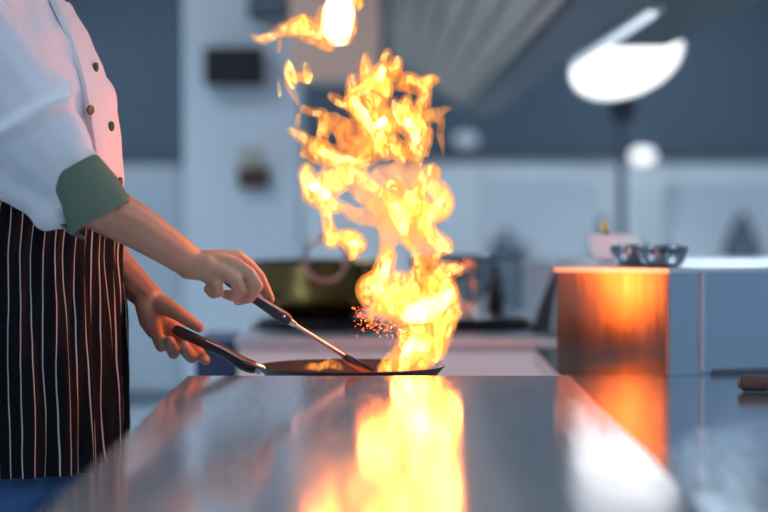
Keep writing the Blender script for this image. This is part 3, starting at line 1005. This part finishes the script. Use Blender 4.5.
def in_pan(me):
    """keep the foot of a flame inside the pan, above the sauce"""
    for v in me.vertices:
        p = v.co
        zf = PZ + .0095
        if p.z < zf:
            p.z = zf + (p.z - zf) * .04 + .001
        if p.z < PZ + .052:
            lim = .104 + max(0, p.z - PZ - .006) * .78 - .004
            dx, dy = p.x - pc.x, p.y - pc.y
            d = math.hypot(dx, dy)
            if d > lim:
                k_ = (lim - .003 + .003 * (1 - math.exp(-(d - lim) / .02))) / d
                p.x = pc.x + dx * k_; p.y = pc.y + dy * k_
    me.update()
    return me


def pieces(me):
    """the loose pieces of a mesh as meshes of their own"""
    bm = BM(); bm.from_mesh(me)
    seen, out = set(), []
    bm.verts.ensure_lookup_table()
    for v in bm.verts:
        if v.index in seen:
            continue
        st_, comp = [v], []
        seen.add(v.index)
        while st_:
            a = st_.pop(); comp.append(a)
            for e in a.link_edges:
                b = e.other_vert(a)
                if b.index not in seen:
                    seen.add(b.index); st_.append(b)
        if len(comp) < 60:
            continue
        idx = {a.index: i for i, a in enumerate(comp)}
        fs = {f for a in comp for f in a.link_faces}
        n = bpy.data.meshes.new('piece')
        n.from_pydata([tuple(a.co) for a in comp], [], [[idx[x.index] for x in f.verts] for f in fs])
        n.polygons.foreach_set('use_smooth', [True] * len(n.polygons))
        out.append(n)
    bm.free()
    return out


def flicker(me, amp=.004, sc=24):
    me.update()
    for v in me.vertices:
        p = v.co
        q = Vector((p.x * sc, p.y * sc, p.z * sc * .45))
        w = noise.noise_vector(q) * amp + noise.noise_vector(q * 2.6) * amp * .45
        v.co = p + Vector((w.x, w.y, w.z * 1.6))
    me.update()
    return me

CORE = [
    [(439, 366, 2), (439, 352, 4), (445, 332, 6), (451, 314, 6), (449, 298, 7), (447, 286, 6)],
    [(446, 322, 5), (454, 317, 4), (460, 313, 1.5)],
    [(421, 368, 4), (427, 352, 5), (428, 338, 6)],
    [(386, 371, 2), (394, 364, 5), (402, 352, 6), (407, 342, 7), (404, 334, 4)],
    [(402, 368, 5), (410, 358, 8), (416, 347, 9), (414, 338, 6)],
    [(436, 368, 3), (437, 355, 4), (438, 342, 5)],
    [(414, 320, 6), (419, 330, 5), (416, 340, 5)],
    [(406, 312, 8), (395, 308, 8), (382, 304, 7), (373, 309, 4), (369, 323, 1.5)],
    [(366, 302, 3), (364, 290, 5), (369, 282, 6), (378, 278, 7), (384, 268, 7), (387, 257, 6)],
    [(376, 282, 8), (382, 294, 8), (390, 304, 8)],
    [(388, 302, 8), (400, 293, 6), (412, 287, 6), (424, 284, 5), (436, 278, 5), (448, 271, 6), (460, 268, 3), (463, 265, 1.2)],
    [(404, 226, 5), (406, 240, 4), (414, 251, 3.5), (418, 263, 3.5), (416, 275, 4), (406, 281, 4), (396, 278, 4)],
    [(424, 208, 7), (424, 224, 6), (432, 236, 6), (442, 246, 6), (449, 250, 2.5)],
    [(440, 246, 5), (436, 258, 3.5), (435, 270, 3.5), (441, 277, 4)],
    [(436, 282, 6), (446, 288, 6), (450, 296, 5)],
    [(422, 184, 3), (434, 186, 6), (443, 198, 7), (447, 207, 5), (438, 212, 7), (426, 212, 7)],
    [(419, 182, 3), (426, 173, 5), (433, 169, 4), (436, 175, 3)],
    [(403, 228, 5), (400, 214, 8), (394, 204, 7), (384, 195, 5), (372, 188, 5), (360, 178, 6)],
    [(410, 216, 8), (414, 203, 8), (419, 190, 5)],
    [(388, 184, 4), (400, 190, 5), (410, 200, 6)],
    [(290, 131, 1.8), (296, 136, 3), (305, 140, 4), (315, 147, 6), (326, 155, 7), (340, 160, 7), (356, 162, 6), (368, 157, 6), (376, 147, 6), (382, 137, 6)],
    [(307, 168, 4), (309, 181, 6), (316, 190, 8), (330, 182, 9), (345, 176, 8), (358, 178, 6), (368, 187, 4)],
    [(306, 176, 5), (311, 192, 6), (322, 199, 7), (334, 205, 5), (345, 208, 3), (352, 207, 1.5)],
    [(325, 200, 6), (327, 214, 4), (329, 228, 4), (330, 238, 4.5)],
    [(331, 239, 5), (342, 237, 4), (352, 240, 7), (360, 243, 5), (366, 243, 1.5)],
    [(350, 240, 6), (354, 250, 4), (352, 258, 1.5)],
    [(303, 109, 2), (314, 112, 2.5), (322, 113, 3), (324, 125, 4), (321, 138, 4), (323, 150, 5)],
    [(330, 95, 1.5), (337, 101, 3), (346, 104, 3), (354, 103, 5)],
    [(352, 76, 2.5), (353, 92, 5), (355, 105, 6), (362, 113, 7), (368, 122, 7), (373, 132, 7), (378, 142, 6)],
    [(364, 54, 1.5), (365, 63, 3.5), (367, 73, 5), (374, 80, 7), (381, 77, 7), (383, 66, 4), (386, 56, 3), (390, 53, 1.5)],
    [(383, 80, 7), (391, 73, 6), (397, 66, 4), (399, 60, 1.5)],
    [(382, 84, 6), (386, 92, 4)],
    [(356, 92, 5), (368, 86, 6)],
    [(370, 96, 5), (376, 106, 7), (381, 117, 7), (387, 124, 7), (389, 130, 5)],
    [(383, 132, 4), (381, 141, 5), (384, 152, 5)],
    [(393, 103, 3), (398, 112, 6), (405, 119, 8), (413, 124, 9), (418, 131, 8), (416, 143, 7), (416, 155, 5), (419, 166, 1.5)],
    [(404, 112, 5), (406, 101, 3)],
    [(414, 120, 7), (420, 108, 5), (424, 98, 4), (425, 88, 4), (417, 84, 4), (408, 80, 4), (404, 83, 4)],
    [(424, 84, 4), (431, 81, 3.5), (437, 80, 1.5)],
    [(390, 140, 5), (398, 150, 5), (404, 158, 3)],
    [(404, 300, 8), (420, 296, 9), (436, 292, 8)],
    [(436, 318, 8), (440, 330, 6), (434, 342, 5)],
    [(424, 332, 7), (412, 334, 6)],
    [(396, 292, 8), (412, 300, 7)],
]
HOT = [
    [(408, 317, 6), (416, 312, 10), (428, 308, 11), (440, 302, 9), (448, 294, 6)],
    [(408, 352, 6), (416, 342, 7), (424, 348, 6)],
    [(404, 230, 4), (402, 216, 5), (396, 206, 4)],
    [(380, 290, 5), (384, 272, 5), (387, 262, 4)],
    [(322, 152, 4), (336, 158, 4), (352, 160, 3)],
    [(314, 186, 5), (326, 196, 5)],
    [(352, 242, 4), (358, 243, 3)],
    [(379, 80, 5), (383, 70, 3.5)],
    [(354, 98, 3.5), (364, 114, 4), (372, 128, 4), (384, 122, 4.5)],
    [(406, 121, 5), (414, 127, 5), (415, 142, 4)],
    [(442, 200, 4), (432, 212, 4), (428, 226, 3)],
]
VEIL = [
    [(326, 116, 4), (336, 122, 8), (346, 132, 11), (351, 142, 12), (360, 150, 9)],
    [(356, 190, 7), (372, 198, 11), (388, 194, 12), (402, 184, 11), (410, 174, 9), (396, 170, 8), (380, 174, 8)],
    [(350, 214, 6), (366, 216, 9), (384, 216, 11), (392, 230, 12), (386, 246, 7)],
    [(412, 236, 12), (420, 226, 10), (428, 240, 9)],
    [(426, 250, 6), (426, 265, 8), (422, 278, 6)],
    [(372, 310, 4), (386, 316, 5), (400, 325, 6), (412, 334, 5)],
    [(380, 368, 3), (386, 364, 5), (396, 352, 6)],
    [(438, 364, 4), (444, 342, 6), (452, 318, 7), (448, 300, 8)],
    [(368, 96, 7), (364, 122, 8), (374, 140, 6)],
    [(428, 116, 4), (438, 112, 4), (446, 110, 3.5), (452, 109, 1.5)],
    [(424, 120, 5), (434, 116, 5), (441, 120, 4), (440, 134, 4), (443, 148, 2.5), (441, 160, 1.2)],
    [(400, 88, 4), (408, 88, 6), (420, 92, 5)],
    [(430, 130, 4), (428, 145, 4), (424, 156, 3)],
    [(300, 155, 3), (308, 153, 5), (316, 158, 5)],
    [(302, 200, 2), (306, 194, 4)],
    [(425, 335, 9), (430, 350, 9), (415, 356, 9)],
    [(420, 320, 8), (435, 325, 8), (442, 335, 5)],
]
LOW = [[(303, 369, 1.5), (313, 365, 3), (322, 366, 3), (334, 364, 3.2), (342, 368, 1.5)], [(318, 370, 2), (326, 361, 2), (330, 358, .8)], [(379, 370, 2), (384, 368, 3), (388, 366, 4)], [(380, 369, 2), (383, 362, 2), (384, 357, .8)]]
fl = empty('flame', (pc.x + .09, PD, PZ + .01))
tag(fl, 'tall roaring yellow flame rising from the frying pan', 'flame', 'flames')
def gas(name, lst, seed, m, parent, spread=.03, rs=1.2, vox=.0024, sm=2, amp=.0035, base=PD, pan=False):
    me = flicker(remesh(strokes(lst, seed, spread, rs=rs, base=base), vox, sm), amp)
    if pan:
        in_pan(me)
    for q in pieces(me):
        link(name, q, m, parent)
gas('flame_core', CORE, 3, M['core'], fl, pan=True, rs=1.25)
gas('flame_hot', HOT, 8, M['hot'], fl, .015, 1.15, pan=True)
gas('flame_veil', VEIL + [[(x, y, r * 1.35 + 1.5) for x, y, r in q] for q in CORE], 3, M['veil'], fl, pan=True, vox=.003)
gas('low_flame', LOW, 14, M['low'], fl, .02, 1.35, .002, base=PD - .02, pan=True)

TONGUE = [
    [(253, 37, 1.2), (260, 40, 3), (270, 37, 3.5), (280, 33, 4.5), (291, 28, 6), (302, 26, 7), (312, 29, 6), (320, 33, 5)],
    [(304, 17, 2), (302, 24, 4)],
    [(348, -4, 3), (355, 0, 4), (360, 3, 3.5), (359, 10, 1.5)],
]
TVEIL = [
    [(281, 40, 2), (280, 47, 3), (279, 53, 1.2)],
    [(306, 36, 5), (318, 38, 7), (322, 44, 4)],
    [(322, 10, 4), (321, 22, 7), (324, 36, 8), (330, 46, 5)],
    [(352, 18, 5), (352, 30, 5), (346, 40, 5)],
]
BALL = [[(339, 5, 10), (338, 15, 13), (337, 26, 12), (339, 36, 7)]]
f2 = empty('flame', P(300, 30, PD))
tag(f2, 'torn off flame tongue with a white fireball high above the pan', 'flame', 'flames')
gas('flame_core', TONGUE, 4, M['core'], f2, .008)
gas('fireball', BALL, 6, M['fireball'], f2, .006, 1.38, amp=.007)
gas('flame_veil', TVEIL + [[(x, y, r * 1.3 + 1) for x, y, r in q] for q in TONGUE], 9, M['veil'], f2, .01)

WISP = [
    [(288, 60, 1.5), (289, 70, 5), (292, 80, 5), (293, 87, 3)],
    [(305, 62, 1.5), (308, 72, 4.5), (308, 81, 3)],
    [(279, 81, .8), (279, 91, 2.2), (280, 99, 1.2)],
]
WVEIL = [[(286, 74, 3), (289, 86, 4), (294, 96, 3.5), (297, 101, 2.5), (299, 104, 1.5)], [(299, 114, 1.5), (298, 118, 2.6), (296, 123, 3)], [(292, 76, 5), (300, 78, 5), (307, 76, 5)]]
f3 = empty('flame', P(292, 90, PD))
tag(f3, 'small thin wisp of flame left of the tall flame top', 'flame', 'flames')
gas('flame_core', WISP, 11, M['core'], f3, .006, vox=.002, amp=.0025)
gas('flame_veil', WVEIL, 12, M['veil'], f3, .006, vox=.002, amp=.0025)

# sparks: too many and too small to count
def sparks(n, hot, seed):
    rn = random.Random(seed)
    b = BM()
    for i in range(n):
        x = rn.gauss(385, 15) if rn.random() < .75 else rn.gauss(362, 5)
        y = rn.gauss(326, 5) + (x - 385) * .05
        if x < 370:
            y = rn.gauss(318, 8)
        if not (352 < x < 412):
            continue
        ball(b, P(x, y, PD - .085 + rn.gauss(0, .01)), .0005 + rn.random() ** 2 * .0013, sub=1)
    return b
bm = sparks(190, False, 2)
o = tag(obj('sparks', bm, M['ember']), 'cloud of orange sparks flying left of the flame base', 'sparks', kind='stuff')
obj('hot_sparks', sparks(40, True, 9), M['ember_hot'], o)

# ------------------------------------------------------------------ extraction hood along the cooking line
HZ = CAM_Z + .42
def on_plane(px, py, z):
    t = P(px, py, 1.0)
    k = (z - CAM_Z) / (t.z - CAM_Z)
    return Vector((t.x * k, k, z))
hx1 = .592            # outer edge of the lip
hx0 = .018            # left edge of the filter bank
Yn, Yf = 4.35, 13.2
hd = empty('extractor_hood', (.3, 8, HZ))
tag(hd, 'long steel extractor hood with slanted filter panels over the cooking line', 'extractor hood')
lipw = .44
obj('lip', prism_y(BM(), [(lipw, HZ + .008), (hx1, HZ), (hx1, HZ + .12), (lipw, HZ + .13)], Yn, Yf), M['hood'], hd, smooth=False)
shell = BM(); prism_y(shell, [(hx1 - .002, HZ + .12), (hx1 - .002, ZC - .002), (hx0 - .02, ZC - .002), (hx0 - .02, HZ + .30), (hx0, HZ + .30), (hx0, HZ + .5), (lipw, HZ + .5), (lipw, HZ + .13)], Yn, Yf)
obj('shell', shell, M['hood'], hd, smooth=False)
# filter panels, each with its frame
nf = 12
import itertools
slope = Vector((lipw - hx0, 0, (HZ + .035) - (HZ + .31)))
for i in range(nf):
    y0 = Yn + (Yf - Yn) * i / nf; y1 = Yn + (Yf - Yn) * (i + 1) / nf - .02
    b = BM()
    prism_y(b, [(hx0 + .004, HZ + .305), (lipw - .004, HZ + .035), (lipw - .004, HZ + .055), (hx0 + .004, HZ + .325)], y0, y1)
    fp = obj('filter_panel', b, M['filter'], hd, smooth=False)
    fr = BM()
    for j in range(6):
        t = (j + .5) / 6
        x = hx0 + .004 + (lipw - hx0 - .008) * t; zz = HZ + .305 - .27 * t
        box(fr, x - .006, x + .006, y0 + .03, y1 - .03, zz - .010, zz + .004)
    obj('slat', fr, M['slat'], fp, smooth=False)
hang = BM()
# dark service duct on the outer side, with a tube light on it
dxa, dxb, dy0, dy1 = hx1 + .004, .845, 4.4, 7.1
du = empty('service_duct', (.7, 5.8, HZ))
tag(du, 'dark steel duct running beside the hood above the round lamp', 'duct')
obj('duct_body', box(BM(), dxa, dxb, dy0, dy1, HZ + .004, HZ + .30), M['hood_dark'], du, smooth=False, bevel=.004)
obj('hanger', box(BM(), .68, .72, 5.0, 5.04, HZ + .30, ZC - .001), M['steel_dark'], du, smooth=False)
obj('hanger', box(BM(), .68, .72, 6.6, 6.64, HZ + .30, ZC - .001), M['steel_dark'], du, smooth=False)
tl = empty('tube_light', (hx1 + .03, 6, HZ))
tag(tl, 'thin bright strip light under the dark duct beside the hood lip', 'light')
obj('mounting', box(BM(), hx1 + .006, hx1 + .05, 5.45, 7.75, HZ - .008, HZ + .003), M['steel_satin'], tl, smooth=False)
obj('tube', tube(BM(), [(hx1 + .028, 5.5, HZ - .014), (hx1 + .028, 7.7, HZ - .014)], .010, 14), M['tube_glow'], tl)

# ventilation duct at the left of the hood
d0, d1 = P(290, 75, 8), P(386, 75, 8)
vd = empty('ventilation_duct', ((d0.x + d1.x) / 2, 8.2, d0.z))
tag(vd, 'warm tinted square ventilation duct left of the hood behind the flame top', 'duct')
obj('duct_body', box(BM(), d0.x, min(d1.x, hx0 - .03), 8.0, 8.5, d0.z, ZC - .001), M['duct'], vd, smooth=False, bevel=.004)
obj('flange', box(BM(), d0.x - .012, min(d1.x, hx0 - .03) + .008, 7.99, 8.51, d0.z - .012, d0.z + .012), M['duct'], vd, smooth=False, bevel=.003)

# ------------------------------------------------------------------ lamps at the back
LD = 9.0
lc = P(626, 59, LD)
lamp = empty('stand_lamp', (P(622, 0, LD).x, LD, 0))
tag(lamp, 'big round white lamp on a tall dark pole behind the cabinet', 'lamp')
tilt = Matrix.Rotation(R(-17), 4, 'Y') @ Matrix.Rotation(R(-35), 4, 'X')
dish = lathe(BM(), [(0, .05), (.10, .055), (.20, .03), (.220, .0), (.222, -.012), (.215, -.012), (.212, -.002), (0, .0)], lc, 64, tilt)
dsh = obj('lamp_dish', dish, M['white_paint'], lamp)
obj('diffuser', lathe(BM(), [(0, -.004), (.2115, -.004), (.205, -.014), (.12, -.024), (0, -.027)], lc, 64, tilt), M['lamp_glow'], dsh)
pxl = P(622, 0, LD + .29).x
br = BM(); b0 = P(626, 98, LD + .3); b1 = P(623, 122, LD + .3)
box(br, pxl - .045, pxl + .045, LD + .24, LD + .34, b1.z, b0.z + .02)
tube(br, [(pxl, LD + .29, b0.z), (pxl, LD + .27, lc.z), Vector((lc.x, lc.y, lc.z)) + Vector((0, .05, .05))], .018, 12)
obj('bracket', br, M['black_box'], lamp, smooth=False)
obj('pole', tube(BM(), [(pxl, LD + .29, .02), (pxl, LD + .29, b1.z + .005)], .016, 16), M['steel_dark'], lamp)
obj('base', lathe(BM(), [(0, 0), (.20, 0), (.20, .02), (.03, .04), (0, .04)], (pxl, LD + .29, .001), 40), M['black_plastic'], lamp)

def wall_lamp(px, py, r, m, label, cat='lamp'):
    q = P(px, py, Y1 - .06)
    t = empty('wall_lamp', (q.x, Y1, q.z))
    tag(t, label, cat)
    rot = Matrix.Rotation(R(90), 4, 'X')
    obj('mounting', lathe(BM(), [(0, 0), (r * .9, 0), (r * .9, .03), (0, .03)], (q.x, Y1 - .001, q.z), 32, rot @ Matrix.Diagonal((1, .62, 1, 1))), M['white_paint'], t)
    obj('globe', lathe(BM(), [(0, .03), (r, .03), (r * .97, .06), (r * .7, .10), (0, .125)], (q.x, Y1 - .001, q.z), 40, rot @ Matrix.Diagonal((1, .62, 1, 1))), m, t)
wall_lamp(643, 156, .075, M['wall_lamp_glow'], 'small round bright lamp on the back wall right of the pole')
wall_lamp(466, 140, .075, M['dim_glow'], 'dim frosted round lamp on the back wall just right of the flame')

# ------------------------------------------------------------------ background furniture
def steel_cab(name, px0, px1, y_top, d, depth, m, label, cat, z0=0.0, top=None, handle=True, kick=.1):
    a, b = P(px0, y_top, d), P(px1, y_top, d)
    t = empty(name, ((a.x + b.x) / 2, d + depth / 2, z0))
    tag(t, label, cat)
    obj('body', box(BM(), a.x, b.x, d, d + depth, z0 + (kick if z0 == 0 else .001), a.z - .03), m, t, smooth=False, bevel=.008)
    obj('top', box(BM(), a.x - .008, b.x + .008, d - .01, d + depth, a.z - .03, a.z), top or M['steel_edge'], t, smooth=False, bevel=.005)
    if z0 == 0:
        obj('plinth', box(BM(), a.x + .02, b.x - .02, d + .03, d + depth - .02, 0, kick), M['trim_dark'], t, smooth=False)
    if handle:
        w = b.x - a.x
        dr = obj('door', box(BM(), a.x + .015, b.x - .015, d - .02, d - .0005, z0 + kick + .02 if z0 == 0 else z0 + .02, a.z - .045), m, t, smooth=False, bevel=.006)
        hz = (z0 + a.z) / 2
        hx = a.x + w * .12
        obj('handle', tube(BM(), [(hx, d - .02, hz - .1), (hx, d - .055, hz - .1), (hx, d - .055, hz + .1), (hx, d - .02, hz + .1)], .01, 10), M['steel_dark'], dr)
    return t
steel_cab('fridge', 60, 181, 160, 12.6, .7, M['fridge'], 'white upright fridge by the back wall behind the cook', 'fridge', top=M['trim_dark'], kick=.04)
# steel worktop along the back wall with machines on it
BD = 12.3
bz = P(0, 262, BD).z
bc = empty('back_counter', (1.3, BD + .4, 0))
tag(bc, 'long pale steel counter along the back wall at right', 'counter')
bx0, bx1 = P(440, 0, BD).x, 2.9
obj('body', box(BM(), bx0, bx1, BD + .02, BD + .85, .1, bz - .04), M['steel_satin'], bc, smooth=False)
obj('worktop', box(BM(), bx0 - .02, bx1 + .02, BD, BD + .87, bz - .04, bz), M['steel_edge'], bc, smooth=False, bevel=.005)
obj('plinth', box(BM(), bx0 + .03, bx1 - .03, BD + .06, BD + .8, 0, .1), M['trim_dark'], bc, smooth=False)
steel_cab('microwave', 478, 600, 178, BD + .30, .5, M['white_paint'], 'white boxy machine on the back counter just right of the flame', 'microwave', z0=bz, top=M['white_paint'], handle=False)
steel_cab('microwave', 676, 790, 180, BD + .30, .5, M['white_paint'], 'white boxy machine on the back counter at the right edge', 'microwave', z0=bz, top=M['white_paint'], handle=False)
# dark pots in front of them
def dark_pot(px, d, r, h, label, cone=False):
    q = P(px, 262, d)
    t = empty('dark_pot', (q.x, q.y, bz))
    tag(t, label, 'pot')
    if cone:
        prof = [(0, 0), (r * .3, 0), (r, .02), (r * .96, .03), (r * .45, h * .8), (r * .2, h), (0, h)]
    else:
        prof = [(0, 0), (r * .8, 0), (r, h * .25), (r * .95, h * .62), (r * .6, h * .9), (0, h)]
    obj('pot_body', lathe(BM(), prof, (q.x, q.y, bz + .001), 48), M['steel_dark'], t)
    obj('lid_knob', lathe(BM(), [(0, h - .005), (.02, h - .005), (.025, h + .02), (0, h + .03)], (q.x, q.y, bz + .001), 20), M['black_plastic'], t)
dark_pot(508, BD + .12, .10, .14, 'dark domed pot on the back counter right of the steel pot')
dark_pot(742, BD + .13, .115, .23, 'dark pointed lid on the back counter near the right edge', True)
dark_pot(602, BD + .09, .05, .20, 'dark pointed pot on the back counter left of the lamp pole', True)

# things on the pale pillar
pf = 9.0
def on_pillar(name, px0, px1, py0, py1, depth, m, label, cat, extra=None):
    a, b = P(px0, py1, pf - depth), P(px1, py0, pf - depth)
    t = empty(name, ((a.x + b.x) / 2, pf, (a.z + b.z) / 2))
    tag(t, label, cat)
    obj('case', box(BM(), a.x, b.x, pf - depth, pf + .002, a.z, b.z), m, t, smooth=False, bevel=min(.008, depth * .3))
    return t, a, b
t, a, b = on_pillar('wall_speaker', 204, 262, 47, 85, .14, M['black_box'], 'black boxy speaker on the pale pillar left of the flame', 'speaker')
obj('grille', box(BM(), a.x + .015, (a.x + b.x) / 2 - .006, pf - .146, pf - .1395, a.z + .012, b.z - .012), M['iron'], t, smooth=False)
obj('grille', box(BM(), (a.x + b.x) / 2 + .006, b.x - .015, pf - .146, pf - .1395, a.z + .012, b.z - .012), M['iron'], t, smooth=False)
t, a, b = on_pillar('monitor_box', 248, 291, -14, 17, .16, M['black_box'], 'black box at the top of the pale pillar above the flame tongue', 'box')
obj('screen', box(BM(), a.x + .012, b.x - .012, pf - .165, pf - .1595, a.z + .012, b.z - .012), M['steel_dark'], t, smooth=False)
t, a, b = on_pillar('control_panel', 239, 262, 147, 169, .03, M['beige'], 'beige control panel low on the pale pillar', 'panel')
obj('cover', box(BM(), a.x + .008, b.x - .008, pf - .036, pf - .0295, a.z + .01, b.z - .01), M['beige'], t, smooth=False)
t, a, b = on_pillar('paper_notice', 264, 291, 124, 172, .004, M['paper'], 'white paper notice pinned on the pale pillar beside the flame', 'notice')
t, a, b = on_pillar('key_box', 238, 268, 172, 188, .07, M['brown'], 'small dark brown box under the beige panel on the pillar', 'box')
obj('lid', box(BM(), a.x - .004, b.x + .004, pf - .075, pf - .001, b.z, b.z + .012), M['brown'], t, smooth=False)

# ------------------------------------------------------------------ light from the fire
def fire(px, py, d, power, rad, col=(1, .25, .04)):
    l = bpy.data.lights.new('fire_light', 'POINT')
    l.energy = power; l.color = col; l.shadow_soft_size = rad
    o = bpy.data.objects.new('fire_light', l)
    C.objects.link(o)
    o.location = P(px, py, d)
    return o
for x, y, wt in ((412, 345, 1), (441, 316, 1), (410, 308, 1.2), (379, 285, 1), (430, 272, .9), (441, 240, .9), (407, 222, 1), (441, 200, .8),
                 (380, 196, .8), (322, 188, 1), (340, 158, 1), (366, 118, 1), (412, 126, 1), (378, 78, .8), (338, 22, .8)):
    fire(x, y, PD + .012 * sin(x), .68 * wt, .034)

# ------------------------------------------------------------------ camera and world
cam = bpy.data.cameras.new('camera')
co = bpy.data.objects.new('camera', cam)
C.objects.link(co)
co.location = (0, 0, CAM_Z)
co.rotation_euler = (R(90) - PITCH, 0, 0)
cam.sensor_width = 36
cam.lens = F_PX / 768 * 36
cam.clip_end = 60
cam.dof.use_dof = True
cam.dof.focus_distance = 3.55
cam.dof.aperture_fstop = cam.lens / 44.0
sc = bpy.context.scene
sc.camera = co
w = bpy.data.worlds.new('world'); sc.world = w
w.use_nodes = True
w.node_tree.nodes['Background'].inputs['Color'].default_value = (.35, .5, .7, 1)
w.node_tree.nodes['Background'].inputs['Strength'].default_value = .2
vs = sc.view_settings
vs.view_transform = 'Standard'; vs.look = 'None'; vs.exposure = 0; vs.gamma = 1; vs.use_curve_mapping = False
sc.cycles.use_denoising = True
sc.cycles.max_bounces = 8
sc.cycles.volume_max_steps = 512
sc.cycles.volume_bounces = 0
